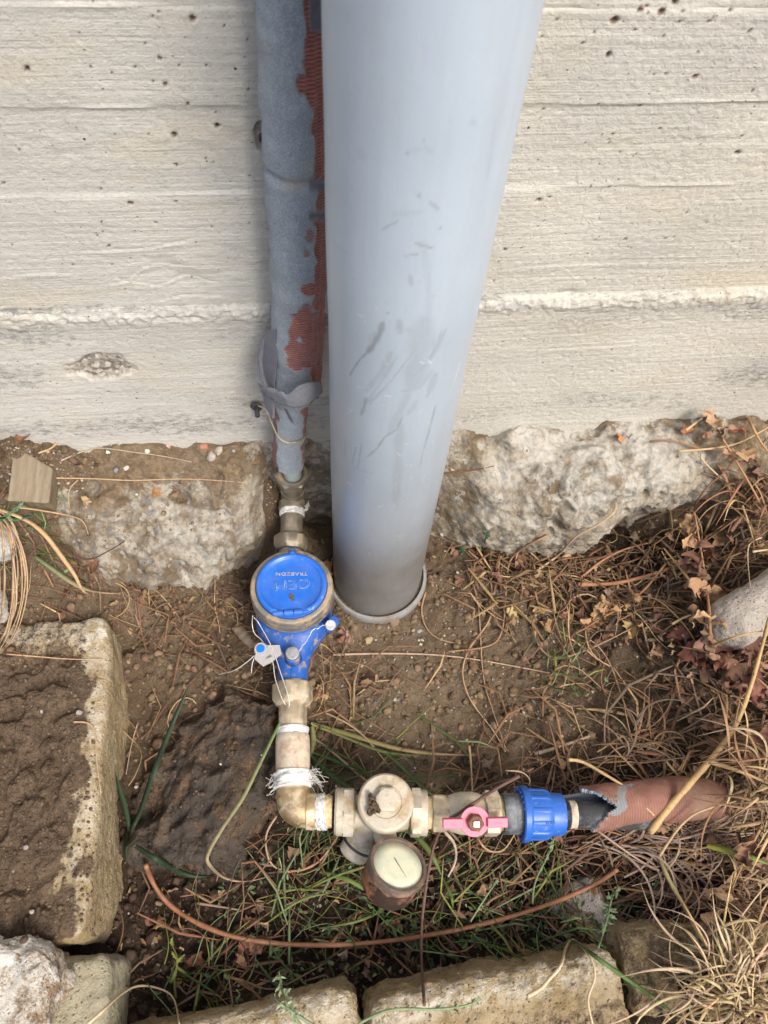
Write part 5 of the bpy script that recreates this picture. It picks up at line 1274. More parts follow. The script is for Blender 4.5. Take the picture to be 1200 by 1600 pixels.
# single pebbles
PB = [(330, 714, 14, (.48, .45, .40)), (342, 706, 9, (.50, .46, .38)), (230, 705, 5, (.70, .66, .60)), (197, 731, 7, (.62, .58, .54)), (173, 693, 6, (.36, .36, .38)), (186, 694, 5, (.50, .44, .34)), (142, 680, 4, (.7, .66, .6)), (169, 706, 5, (.78, .75, .7)), (263, 697, 6, (.50, .42, .32)), (214, 773, 4, (.75, .72, .66)), (181, 735, 6, (.27, .27, .30)), (365, 705, 5, (.40, .42, .46)), (318, 785, 5, (.22, .26, .33)),
      (656, 986, 7, (.36, .36, .38)), (645, 985, 5, (.45, .30, .20)), (617, 1093, 5, (.42, .40, .40)), (575, 1000, 13, (.46, .36, .22)), (660, 1000, 5, (.5, .48, .44)), (715, 895, 5, (.5, .46, .4)), (870, 1043, 6, (.42, .36, .30)), (833, 1075, 4, (.75, .75, .73)), (690, 835, 8, (.52, .50, .46)), (985, 684, 7, (.40, .42, .45)), (975, 680, 6, (.30, .31, .35)), (992, 690, 5, (.46, .40, .34)),
      (565, 1040, 5, (.6, .55, .48)), (1006, 1435, 7, (.33, .28, .23)), (125, 1114, 5, (.34, .32, .33)), (65, 1112, 4, (.5, .5, .5)), (50, 1425, 6, (.66, .6, .55)), (40, 1325, 7, (.30, .27, .26)), (410, 1180, 3, (.75, .75, .75)), (345, 1194, 3, (.75, .75, .75))]
where = lambda x, y: ('on the left soil shelf' if y < 800 and x < 500 else 'on the kerb block' if x < 150 else 'on the broken footing at right' if y < 720 else 'in the central dirt' if x < 760 and y < 1120 else 'in the dirt right of the pipes' if x > 700 else 'on the dark rock')
def colname(c):
    s = sum(c) / 3
    if c[2] > c[0] * .98: return 'pale bluish' if s > .5 else 'bluish grey'
    return 'white' if s > .62 else 'pale grey' if s > .45 and c[0] - c[2] < .1 else 'tan' if c[0] - c[2] > .12 else 'grey'
for i, (a, b, s, c) in enumerate(PB):
    p = hit(a, b); sz = s / 1200 * .8 * .8
    v, f = pebmesh((0, 0, 0), sz, r, 9); o = mesh('pebble', v, f, 'pebble_mix', sharp=40, attrs={'tint': ('FLOAT_COLOR', np.tile([*vary(c, r, .05), 1], (len(v), 1)))})
    o.location = p + [0, 0, sz * .15]
    same = sorted(q[0] for q in PB if where(q[0], q[1]) == where(a, b)); k_ = same.index(a) + 1
    ordn = ['first', 'second', 'third', 'fourth', 'fifth', 'sixth', 'seventh', 'eighth', 'ninth', 'tenth', 'eleventh', 'twelfth', 'thirteenth', 'fourteenth', 'fifteenth'][k_ - 1]
    tag(o, f"{'larger' if s > 6 else 'small'} {colname(c)} pebble, {ordn} from left {where(a, b)}", 'pebble', 'loose pebbles')
for (a, b, lab) in ((317, 699, 'small terracotta chip on the soil shelf at the wall foot'), (657, 944, 'tiny terracotta chip in the dirt beside the grey pipe socket')):
    p = hit(a, b); v, f = boxm(np.zeros(3), np.array([1, .1, 0]), np.array([-.1, 1, 0]), np.array([0, 0, 1.]), .005 if a < 400 else .0028, .0024, .0018); o = mesh('terracotta_chip', v, f, 'terracotta_chip', smooth=False); o.location = p; tag(o, lab, 'terracotta chip')

# ---- tangle of thin dead stems (uncountable)
def dead_tangle(name, label, spots, cols, r, rad=(.00035, .0008), lift=(.001, .012), curv=14, mat='dry_plant', seg=4):
    g = Geo()
    for (px, py, z, sx, sy, n, Lm, ang, spread) in spots:
        c = at(px, py, z=z)
        for k in range(n):
            x, y = c[0] + r.normal() * sx, c[1] + r.normal() * sy; L = Lm * r.uniform(.4, 1.5); m_ = 12
            a = R(ang) + r.normal() * R(spread); cv = r.normal() * curv; P = []; l0, l1 = r.uniform(*lift), r.uniform(*lift)
            wob = r.uniform(0, 9)
            for j in range(m_):
                t = j / (m_ - 1); P.append((x, y)); a += (cv + 22 * math.sin(wob + t * 7)) * L / m_; x += math.cos(a) * L / m_; y += math.sin(a) * L / m_
            P = np.array(P); 
            if (P[:, 1] > .075).any() or (np.hypot(P[:, 0], P[:, 1]) < .068).any(): continue
            z_ = hgt(P[:, 0], P[:, 1]); z_ = np.convolve(np.pad(z_, 2, 'edge'), np.ones(5) / 5, 'valid')
            t = np.linspace(0, 1, m_); z_ = z_ + l0 * (1 - t) + l1 * t + .006 * np.sin(np.pi * t) * r.uniform(0, 1)
            cc_ = cols[r.integers(len(cols))]
            PP = np.stack([P[:, 0], P[:, 1], z_], -1)
            if r.uniform() < .45:      # split flat blades and straw with a kink
                kk = PP[[0, int(r.integers(4, 8)), m_ - 1]] + r.normal(size=(3, 3)) * .002; kk[:, 2] = np.abs(kk[:, 2] - z_.min()) + z_.min() + .001
                PP = np.concatenate([np.linspace(kk[0], kk[1], 5)[:-1], np.linspace(kk[1], kk[2], 5)]); W = r.uniform(*rad) * 3.4
                vv_, ff_ = ribbon(PP, [W * .5, W, W * .9, W * .2], .35); g.add(vv_, ff_, vary(cc_, r, .3))
            else: g.add(*tube(PP, [r.uniform(*rad), r.uniform(*rad), rad[0] * .5], seg), vary(cc_, r, .3))
    o = g.build(name, mat, sharp=None); return tag(o, label, 'plant litter', kind='stuff')
WT = [TAN, TAN, GREYT, STRAW, RED]
dead_tangle('dead_stems', 'tangle of thin dry brown stems over the soil right of the grey pipe', [
    (780, 865, .0, .035, .014, 44, .06, 0, 70), (850, 905, .0, .05, .022, 90, .08, 0, 70), (980, 960, .0, .06, .035, 80, .09, 20, 70), (1100, 900, .03, .05, .06, 110, .09, 30, 70),
    (900, 1030, .0, .06, .045, 22, .09, 80, 60), (1060, 1080, .02, .06, .04, 26, .10, 60, 60), (1000, 1180, .02, .08, .03, 36, .10, 20, 60), (1130, 1200, .05, .05, .04, 60, .10, 10, 50), (1150, 700, .14, .04, .02, 60, .06, 0, 70), (1400, 1000, .1, .09, .09, 120, .09, 20, 70), (1420, 1300, .1, .09, .09, 110, .09, 20, 70)], WT, r, rad=(.0004, .0011), lift=(.001, .016), curv=26)
dead_tangle('dead_stems', 'fine dry stems and roots lying around the meter and the left soil', [
    (330, 960, .02, .04, .03, 70, .06, 0, 80), (510, 1120, .0, .022, .04, 44, .06, 60, 60), (430, 1050, .0, .045, .04, 44, .06, 30, 70), (600, 1100, .0, .05, .05, 6, .06, 50, 70), (760, 1000, .0, .06, .05, 14, .07, 60, 70), (800, 1150, .0, .06, .04, 18, .07, 60, 70),
    (100, 900, .09, .06, .03, 60, .06, -30, 60), (300, 720, .16, .08, .012, 26, .05, 0, 60), (250, 1120, .01, .03, .06, 22, .06, 80, 50), (120, 800, .14, .06, .02, 24, .05, 0, 60), (-180, 1000, .13, .08, .1, 80, .08, 20, 70)], WT + [RED], r, rad=(.0003, .0008), curv=24)
dead_tangle('dead_stems', 'brown dead stems and roots in the trench under the pipe run', [
    (600, 1400, -.03, .12, .04, 90, .07, 10, 60), (850, 1380, -.02, .08, .04, 120, .07, 10, 60), (380, 1400, -.02, .06, .04, 50, .06, 20, 70), (720, 1250, -.01, .1, .03, 60, .07, 10, 60), (400, 1520, -.02, .09, .02, 50, .06, 0, 60), (950, 1330, .0, .06, .04, 90, .08, 15, 50), (1000, 1460, .02, .05, .03, 50, .06, 20, 60)], [TAN, GREYT, DARK, RED, TAN], r, rad=(.0004, .0009), lift=(.001, .018), curv=22)
# green weeds under the run (uncountable fine stems) and small leaves
dead_tangle('ground_weeds', 'mass of thin green weed stems in the trench below the pipe run', [
    (560, 1390, -.03, .07, .03, 44, .08, 20, 50), (700, 1430, -.03, .07, .02, 44, .08, 10, 50), (850, 1440, -.02, .06, .02, 34, .07, 10, 50), (480, 1300, -.02, .02, .03, 24, .06, 60, 40), (880, 1060, .0, .012, .02, 24, .03, 80, 40), (560, 1200, -.0, .05, .02, 20, .08, -20, 30), (330, 1520, -.02, .04, .01, 26, .06, 20, 50), (30, 850, .12, .02, .02, 20, .04, 0, 70)],
    [GREEN, YGREEN, GREEN, PGREEN], r, rad=(.00035, .0008), lift=(.002, .024), curv=9, mat='green_plant')
g = Geo()
for (px, py, z, sx, sy, n) in ((560, 1390, -.03, .07, .03, 150), (700, 1450, -.03, .08, .02, 170), (860, 1440, -.02, .06, .025, 150), (440, 1520, -.02, .09, .015, 70), (520, 1330, -.02, .04, .02, 50), (760, 860, 0, .02, .01, 12), (40, 830, .13, .03, .015, 30), (880, 1060, 0, .02, .02, 20), (480, 1100, 0, .02, .02, 12)):
    c = at(px, py, z=z)
    for k in range(n):
        x, y = c[0] + r.normal() * sx, c[1] + r.normal() * sy
        if y > .06: continue
        L = r.uniform(.003, .009); v, f = leafmesh(L, L * r.uniform(.3, .55), r.uniform(-1, 1), .06, int(r.integers(99)), 6, 3)
        g.add(shiftrot(v, rand_rot(r, .7), (x, y, hgt(x, y) + r.uniform(.002, .022))), f, vary([GREEN, PGREEN, DGREEN, (.10, .15, .06)][r.integers(4)], r, .3))
o = g.build('ground_weeds', 'green_plant', sharp=None); tag(o, 'tiny green weed leaves scattered under the pipe run', 'weeds', kind='stuff')
g = Geo()
for (px, py, z, sx, sy, n) in ((880, 900, 0, .08, .03, 150), (1080, 980, .03, .06, .07, 260), (1130, 700, .13, .05, .03, 110), (600, 1400, -.03, .16, .05, 150), (900, 1350, 0, .09, .05, 150), (300, 960, .03, .05, .03, 60), (80, 780, .15, .05, .04, 60), (520, 1080, 0, .03, .05, 50), (300, 1450, -.02, .06, .05, 60), (1130, 1420, .04, .05, .06, 120), (780, 880, 0, .04, .02, 60)):
    c = at(px, py, z=z)
    for k in range(n):
        x, y = c[0] + r.normal() * sx, c[1] + r.normal() * sy
        if y > .08 or math.hypot(x, y) < .066: continue
        L = r.uniform(.003, .010); v, f = leafmesh(L, L * r.uniform(.35, .7), r.uniform(-1.6, 1.6), .12, int(r.integers(99)), 6, 4)
        g.add(shiftrot(v, rand_rot(r, .9), (x, y, hgt(x, y) + r.uniform(.000, .008))), f, vary([TAN, RED, GREYT, DARK, STRAW][r.integers(5)], r, .3))
o = g.build('leaf_litter', 'dry_leaf', sharp=None); tag(o, 'crumbs of dry brown leaves spread over the soil', 'leaf litter', kind='stuff')

g = Geo()
for (px, py, z, sx, sy, n) in ((1100, 1000, .05, .05, .035, 130), (1150, 1120, .06, .035, .05, 90), (1120, 850, .07, .045, .03, 90), (1150, 680, .14, .035, .02, 46), (880, 930, .0, .06, .03, 36), (1150, 1350, .04, .04, .05, 46), (1020, 1200, .03, .05, .03, 30), (820, 1360, -.01, .08, .03, 40), (560, 1440, -.02, .12, .025, 46), (520, 1060, 0, .03, .03, 16), (300, 950, .03, .05, .02, 18), (780, 900, 0, .04, .02, 30)):
    c = at(px, py, z=z)
    for k in range(n):
        x, y = c[0] + r.normal() * sx, c[1] + r.normal() * sy
        if y > .075 or math.hypot(x, y) < .068: continue
        L = r.uniform(.007, .018); v, f = leafmesh(L, L * r.uniform(.35, .8), r.uniform(-2.4, 2.4), .2, int(r.integers(299)), 11, 7)
        hz_ = hgt(x, y); hz_ = max(hz_, .13) if (y > .03 and x > .1 and py < 720) else hz_
        g.add(shiftrot(v, rand_rot(r, 1.2), (x, y, hz_ + r.uniform(.003, .016))), f, vary([(.22, .12, .08), (.30, .185, .11), (.18, .10, .068), (.38, .25, .15), (.24, .17, .12)][r.integers(5)], r, .3))
o = g.build('dead_foliage', 'dry_leaf', sharp=None); tag(o, 'mass of shrivelled brown leaves caught in the dead stems', 'leaf litter', kind='stuff')
# ---- single dry leaves
LSP = [(42, 690, 24, RED, 'crumpled purple brown leaf behind the timber offcut, left one', 60), (70, 682, 26, (.24, .115, .085), 'big crumpled purple brown leaf behind the timber offcut', 10), (75, 725, 14, RED, 'small reddish leaf leaning on the timber offcut corner', -30), (150, 885, 22, (.27, .13, .09), 'reddish curled leaf on the soil left of the pale footing lump', 20), (135, 790, 14, STRAW, 'pale rolled leaf on the soil below the timber offcut', -80), (245, 775, 16, (.50, .28, .13), 'narrow orange leaf on the rough footing lump', -70),
       (858, 905, 18, TAN, 'curled tan leaf in the stems below the broken footing, leftmost', 70), (800, 965, 22, STRAW, 'hanging pale crumpled leaf beside a looping stem', -60), (852, 985, 24, (.44, .28, .13), 'long pale brown leaf pointing down in the stems', -50), (842, 960, 16, (.46, .30, .15), 'folded orange brown leaf above the long pale brown leaf', -20), (882, 870, 20, STRAW, 'upright straw coloured leaf below the footing hollow', 100), (985, 985, 24, (.44, .30, .15), 'ochre crumpled leaf clump piece in the right stems', 60), (1020, 960, 20, TAN, 'tan curled leaf right of the ochre crumpled leaf', 30), (1060, 1000, 30, (.20, .085, .06), 'dark red brown leaf left of the grey stone base', 10), (1080, 1030, 34, (.23, .10, .07), 'dark red brown leaf under the grey stone', -20), (1130, 1020, 34, (.26, .13, .09), 'large reddish leaf in front of the grey stone', 15), (1170, 1040, 26, TAN, 'tan crumpled leaf below the grey stone', 50), (1105, 870, 36, (.30, .16, .10), 'big curled brown leaf standing left of the grey stone', 80), (1120, 850, 30, (.36, .22, .13), 'looped brown leaf beside the big curled leaf', 120), (1090, 840, 24, (.20, .09, .07), 'dark twisted leaf above the big curled leaf', 70),
       (1145, 770, 22, RED, 'red brown leaf at the right footing edge', 30), (1185, 745, 26, (.22, .12, .10), 'dark dry leaf at the right image edge by the footing', -10), (1110, 660, 22, RED, 'crumpled red leaf on the footing ledge', 40), (1070, 680, 18, (.40, .20, .10), 'orange brown leaf on the footing ledge left of the crumpled red leaf', 10), (1150, 680, 22, (.30, .14, .10), 'brown leaf under the bent stem on the footing ledge', -30), (1175, 640, 20, (.30, .15, .11), 'curled leaf hanging off the bent stem', -40), (1150, 612, 15, (.30, .15, .10), 'rolled leaf at the tip of the bent stem', 60),
       (968, 690, 16, (.50, .24, .10), 'orange leaf scrap lodged in the footing gap', 0), (1120, 1150, 34, (.33, .21, .13), 'brown crumpled leaf below the upper straw fork', 40), (1180, 1150, 30, (.38, .25, .15), 'tan crumpled leaf right of the straw fork', -10), (880, 1195, 16, TAN, 'small tan leaf on the torn sleeve top', 20), (1140, 1250, 26, (.40, .30, .20), 'beige leaf on the straw behind the sleeve end', 70), (1105, 1310, 24, (.42, .31, .20), 'beige leaf below the terracotta sleeve end', 90), (1022, 1310, 24, (.40, .28, .18), 'crumpled leaf at the foot of the straw stalk', -80), (1135, 1390, 34, (.36, .21, .13), 'long hanging brown leaf in the lower right', -70), (1155, 1365, 22, (.42, .28, .18), 'tan leaf above the long hanging brown leaf', 60), (1185, 1330, 28, TAN, 'tan leaf at the right edge above the hanging leaf', -60),
       (640, 1335, 20, TAN, 'brown leaf right of the rusty gauge', -40), (830, 1400, 22, (.25, .15, .10), 'brown leaf beside the orange cable', 20), (1000, 1400, 18, DARK, 'dark leaf right of the grey slate', 10), (480, 1345, 18, TAN, 'tan leaf under the brass elbow', 50), (540, 1000, 26, (.48, .30, .22), 'pinkish rolled leaf right of the meter body', -20), (500, 1090, 20, (.46, .30, .16), 'tan leaf right of the outlet nut', -15), (560, 1095, 14, GREYT, 'grey leaf scrap on the open dirt', 30), (760, 1195, 14, GREYT, 'grey scrap leaf behind the ball valve', 20),
       (390, 1440, 14, RED, 'red scrap leaf above the orange cable at left', 10), (310, 1500, 22, (.20, .09, .05), 'dark red leaf at the foot of the small green plant', 60), (250, 1440, 14, TAN, 'tan leaf scrap left of the orange cable', 80), (510, 895, 24, (.42, .22, .12), 'orange strip of leaf between meter and grey pipe', -80), (925, 1390, 16, TAN, 'tan scrap leaf over the grey slate', 10), (700, 1395, 16, (.28, .17, .10), 'brown leaf in the weeds right of the gauge', 40), (400, 730, 10, TAN, 'small tan leaf on the footing beside the riser nut', 0)]
for i, (a, b, s, c, lab, an) in enumerate(LSP):
    p = hit(a, b); L = s / 1200 * 1.15
    v, f = leafmesh(L, L * r.uniform(.5, .85), r.uniform(-2.2, 2.2), .17, i + 3, 18, 11)
    v[:, 2] *= 1.0; v = v - v.mean(0); M = Matrix.Rotation(R(an), 3, 'Z') @ Matrix.Rotation(r.uniform(-.7, .7), 3, 'X') @ Matrix.Rotation(r.uniform(-.5, .5), 3, 'Y')
    o = mesh('dry_leaf', shiftrot(v, M, (0, 0, 0)), f, 'dry_leaf', attrs={'tint': ('FLOAT_COLOR', np.tile([*vary(c, r, .06), 1], (len(v), 1)))})
    o.location = p + [0, 0, L * .22 + .004]; tag(o, lab, 'dry leaf', 'dry leaves')

# crumbs lying on the blocks
g = Geo()
for (x0, x1, y0, y1, n, cl) in ((0, 150, 1010, 1470, 620, (.13, .09, .06)), (0, 185, 965, 1480, 60, (.28, .21, .14)), (220, 430, 1090, 1340, 230, (.12, .08, .055)), (90, 440, 690, 900, 330, (.26, .19, .125)), (170, 980, 1500, 1600, 110, (.30, .23, .155)), (700, 1100, 680, 830, 50, (.36, .31, .24))):
    for k in range(n):
        p = hit(r.uniform(x0, x1), r.uniform(y0, y1)); s_ = .0005 + abs(r.normal()) * .0010
        g.add(*pebmesh(p + [0, 0, s_ * .25], s_, r, 6), vary(cl, r, .35))
o = g.build('soil_crumbs', 'pebble_mix', sharp=None); tag(o, 'crumbs of soil lying on the stones and the footing', 'soil', kind='stuff')

# ---- single stems
def stem(name, label, cat, L, w, col, lift=.004, mat='dry_plant', lifts=None, seg=6, group=None, smooth=6, ends=(1., .5), knob=0, par=None):
    P = drape(L, lift, 7, smooth, lifts); s = w / 1200 * .75 / 2
    rr = np.linspace(ends[0], ends[1], 24) * s * (1 + .12 * np.sin(np.arange(24) * 2.3))
    v, f = tube(P - (P[0] if par is None else 0), rr, seg)
    o = mesh(name, v, f, mat, par, attrs={'tint': ('FLOAT_COLOR', np.tile([*col, 1], (len(v), 1)))} if mat in ('dry_plant', 'green_plant') else None)
    if par is None: o.location = P[0]; tag(o, label, cat, group)
    return o, P
ST = [('long pale straw lying across the open dirt below the grey pipe', [(520, 1023), (600, 1021), (680, 1023), (760, 1033), (882, 1056)], 4.5, (.52, .38, .27), .003),
      ('bent brown stem looping down right of the grey pipe', [(858, 836), (815, 857), (795, 880), (790, 930), (785, 985), (765, 1010), (700, 1018)], 5, (.40, .24, .14), .006),
      ('thick pale rootlet hanging from the broken footing', [(842, 889), (872, 868), (900, 838), (935, 820), (960, 800), (962, 786)], 5, (.60, .44, .27), .012),
      ('thick ribbed reddish stalk lying in the right hand litter', [(903, 913), (960, 912), (1020, 897), (1060, 882), (1090, 868)], 9, (.42, .21, .12), .016),
      ('thinner reddish stalk branching above the ribbed one', [(905, 905), (935, 880), (970, 860), (1015, 848)], 6, (.42, .22, .13), .014),
      ('curved brown stem left of the brown leaves on the dirt', [(665, 925), (658, 955), (668, 985), (690, 1000), (718, 1006)], 4, (.42, .26, .15), .003),
      ('long thin stem crossing the dirt towards the ball valve', [(760, 875), (770, 930), (765, 970), (735, 1010), (722, 1050), (735, 1095), (770, 1140), (790, 1175)], 4, (.48, .33, .20), .005),
      ('straight stem running down right of the dirt patch', [(728, 890), (745, 930), (750, 980), (755, 1060), (770, 1110), (790, 1170)], 3.5, (.40, .27, .18), .004),
      ('short upright straw stub behind the ball valve', [(733, 1165), (736, 1195), (738, 1235)], 5, (.50, .34, .19), .02),
      ('dry blade lying behind the blue nut', [(835, 1178), (870, 1168), (925, 1149)], 8, (.42, .32, .23), .004),
      ('pale curved stem arching over the terracotta sleeve', [(888, 1187), (910, 1190), (945, 1210), (980, 1232), (1005, 1258), (1022, 1274)], 6, (.60, .42, .22), .05),
      ('long purplish straw running down from the black pipe to the right', [(905, 1276), (950, 1310), (1000, 1345), (1030, 1360)], 4.5, (.46, .31, .23), .03),
      ('pale rootlet with a hooked top on the bottom edging block', [(824, 1557), (845, 1545), (858, 1530), (876, 1510), (883, 1485), (892, 1468), (905, 1475), (925, 1500), (930, 1530), (918, 1560), (926, 1600)], 5.5, (.66, .54, .36), .010),
      ('pale dry stem arching along the lower left edge', [(135, 1602), (160, 1580), (185, 1556), (215, 1540), (250, 1545), (272, 1560), (280, 1600)], 4.5, (.66, .54, .36), .02),
      ('thin straw lying straight across the left soil shelf', [(88, 747), (150, 748), (210, 751), (290, 748), (385, 754)], 3, (.56, .40, .24), .003),
      ('thin grey rootlet above the straight straw on the soil shelf', [(95, 720), (130, 705), (160, 700), (210, 707), (250, 712), (300, 722)], 3, (.46, .37, .28), .003),
      ('thin dry stalk leaning up the wall at left', [(60, 708), (88, 695), (96, 655), (105, 605), (113, 556), (150, 548), (190, 552)], 3.5, (.58, .41, .20), .004),
      ('side twig of the dry stalk on the wall', [(107, 603), (130, 605), (152, 603)], 3, (.56, .38, .18), .004),
      ('dark thin twig with seed tips on the footing lump', [(40, 878), (70, 845), (110, 868), (140, 874), (160, 866), (185, 852), (195, 845)], 3.5, (.12, .07, .05), .02),
      ('dry stem below the timber offcut', [(30, 793), (60, 797), (110, 806), (130, 815), (138, 835)], 4, (.50, .34, .19), .012),
      ('straw loop on the left soil shelf', [(122, 750), (108, 765), (108, 790), (112, 802)], 2.5, (.52, .37, .22), .004),
      ('stem lying over the kerb block top', [(10, 1022), (60, 1026), (110, 1030), (160, 1030)], 2.8, (.54, .36, .22), .004),
      ('curved root over the kerb block edge', [(115, 1128), (140, 1130), (150, 1150), (150, 1180), (158, 1240)], 3, (.52, .38, .23), .003),
      ('thin bent stem left of the dark rock', [(215, 1130), (205, 1165), (197, 1210)], 3, (.46, .36, .26), .004),
      ('straw splinter lying in the trench left of the cable', [(307, 1411), (340, 1416), (375, 1422)], 5, (.36, .25, .18), .004),
      ('pale splinter lying over the orange cable at left', [(390, 1461), (420, 1476), (448, 1492)], 4, (.42, .32, .23), .006),
      ('thick bent straw stalk crossing the sleeve at right', [(1016, 1300), (1045, 1262), (1080, 1222), (1108, 1190), (1140, 1150), (1160, 1110), (1180, 1050), (1202, 965)], 12, (.58, .40, .19), .05),
      ('branch of the straw stalk running to the right edge', [(1108, 1190), (1150, 1203), (1202, 1224)], 8, (.56, .38, .19), .06),
      ('lower pale straw stalk with a green stripe at right', [(1030, 1338), (1045, 1375), (1072, 1420), (1095, 1465), (1130, 1510), (1140, 1530)], 8, (.52, .42, .20), .03),
      ('thin straw joint above the lower pale stalk', [(1030, 1338), (1055, 1300), (1080, 1275), (1110, 1262), (1150, 1252)], 5, (.52, .38, .22), .05),
      ('bent brown stalk rising from the right footing', [(1146, 600), (1158, 632), (1175, 665), (1188, 690), (1205, 712)], 7, (.46, .28, .14), .03),
      ('pale curved stalk arching over the right footing ledge', [(1072, 672), (1095, 655), (1120, 640), (1150, 632), (1205, 614)], 4.5, (.60, .46, .25), .02),
      ('horizontal straw on the right footing ledge', [(1060, 705), (1120, 700), (1160, 690), (1205, 665)], 4.5, (.56, .40, .22), .015),
      ('straight pale stem across the right footing face', [(1096, 710), (1098, 720), (1130, 750), (1175, 787)], 4, (.62, .50, .32), .012),
      ('thick brown stalk leaning at the right edge', [(1142, 830), (1165, 800), (1205, 762)], 8, (.36, .21, .14), .02),
      ('short straw pointing up beside the looped leaf', [(1160, 790), (1168, 812), (1176, 840)], 4.5, (.58, .42, .22), .03),
      ('bright straw at the right edge above the grey stone', [(1176, 862), (1205, 858)], 5, (.68, .56, .34), .02),
      ('white stem bent above the grey stone', [(1190, 840), (1172, 848), (1168, 870), (1172, 915)], 3, (.60, .48, .32), .03),
      ('straw across the dark litter below the grey stone', [(1050, 975), (1075, 962), (1103, 958)], 5, (.56, .42, .24), .02),
      ('ochre twig through the leaves under the grey stone', [(1110, 1010), (1145, 996), (1195, 985)], 5, (.55, .36, .15), .03),
      ('curling stem in the litter left of the sleeve', [(1000, 1150), (975, 1100), (955, 1040), (930, 1005), (900, 990)], 4, (.42, .28, .18), .01),
      ('dark stem under the ribbed stalk', [(835, 985), (842, 1010), (870, 1030), (930, 1010), (990, 980)], 5, (.38, .24, .15), .008),
      ('tan arched stem below the pink handle', [(743, 1305), (760, 1328), (785, 1330), (800, 1310), (806, 1300)], 4, (.48, .32, .17), .03),
      ('pale dry blade below the pink handle', [(695, 1300), (710, 1318), (712, 1345), (700, 1370)], 6, (.55, .45, .36), .03),
      ('loop of dry stem left of the elbow', [(432, 1275), (415, 1305), (420, 1345), (440, 1360), (436, 1340)], 4, (.44, .33, .22), .02),
      ('reddish runner below the elbow', [(430, 1362), (470, 1360), (500, 1345), (520, 1318), (528, 1306)], 5, (.44, .25, .17), .015),
      ('curly tendril right of the blue nut', [(790, 1204), (815, 1206), (828, 1218), (826, 1228)], 3, (.58, .44, .28), .06)]
for lab, L, w, c, lf in ST:
    stem('twig', lab, 'dry twig', L, w, c, lf, group='single dry twigs and stems')
stem('cable', 'thin orange brown cable lying in a long arc below the pipe run', 'cable', [(228, 1352), (240, 1382), (262, 1412), (300, 1438), (350, 1460), (410, 1472), (480, 1477), (560, 1475), (640, 1466), (720, 1452), (800, 1432), (870, 1408), (930, 1382), (965, 1358)], 9.5, None, .020, 'orange_cable_skin', seg=10, smooth=12, ends=(.8, .75))
stem('twig', 'dark red brown twig looping over the ball valve and down past the gauge', 'twig', [(812, 1212), (775, 1232), (745, 1252), (715, 1272), (692, 1290), (678, 1320), (668, 1370), (660, 1430), (658, 1490), (663, 1570)], 5.5, None, .05, 'dark_twig_bark', lifts=[.14, .14, .13, .12, .10, .06, .05, .04, .03, .02], smooth=10, ends=(.9, .9))

stem('twig', 'frayed brown root hanging along the top of the right footing', 'dry twig', [(1015, 690), (1050, 688), (1090, 700), (1130, 706), (1180, 712)], 4, (.34, .19, .11), .008, group='single dry twigs and stems')
stem('twig', 'thin root crack line across the pale footing beside the grey pipe', 'dry twig', [(693, 740), (712, 738), (745, 734), (772, 728)], 3.5, (.30, .15, .09), .001, group='single dry twigs and stems')
stem('twig', 'reddish stem winding up the right footing edge', 'dry twig', [(1085, 790), (1105, 760), (1130, 740), (1160, 700), (1165, 670)], 3.5, (.36, .19, .12), .012, group='single dry twigs and stems')
# ---- green grass blades
def blade(L, w, col, lifts, par=None, label=None, fold=.2, name='blade', mat='green_plant', col2=None):
    P = drape(L, n=7, smooth=8, lifts=lifts); W = w / 1200 * .78
    v, f = ribbon(P - (P[0] if par is None else 0), [W * .7, W, W, W * .7, W * .1], fold)
    t = np.repeat(np.linspace(0, 1, len(P)), 4)[:, None]; c2 = np.array([*(col2 or col), 1.]); c1 = np.array([*col, 1.])
    o = mesh(name, v, f, mat, par, attrs={'tint': ('FLOAT_COLOR', c1 * (1 - t) + c2 * t)})
    if par is None: o.location = P[0]; tag(o, label, 'grass blade', 'single grass blades')
    return o
pt = thing('grass_plant', 'dark green grass plant growing between kerb block and dark rock', 'grass plant', tuple(hit(207, 1300)))
for L, w, lf in (([(205, 1300), (222, 1262), (238, 1215), (262, 1150), (285, 1095), (296, 1068)], 8.5, [.0, .03, .05, .06, .06, .06]), ([(203, 1298), (196, 1262), (188, 1235), (180, 1205)], 9, [.0, .02, .04, .05]), ([(205, 1300), (215, 1275), (228, 1250)], 7, [0, .02, .03]), ([(212, 1322), (240, 1340), (280, 1362), (310, 1370), (340, 1366)], 8, [.01, .02, .02, .015, .012]), ([(200, 1290), (196, 1320), (198, 1345)], 6, [.0, .01, .01]), ([(203, 1310), (198, 1325), (196, 1335)], 5, [.0, .01, .01])):
    blade(L, w, vary((.035, .06, .03), r), lf, pt)
blade([(438, 1128), (420, 1165), (398, 1210), (378, 1250), (350, 1290), (324, 1335), (328, 1352), (350, 1372), (385, 1378), (425, 1368)], 6, (.13, .19, .06), [.06, .05, .04, .03, .025, .02, .015, .01, .01, .01], label='grass blade fading from green to tan, bent across the dark rock', col2=(.45, .32, .22))
pt = thing('grass_plant', 'yellow green grass plant spreading right from the outlet nut', 'grass plant', tuple(hit(486, 1135)))
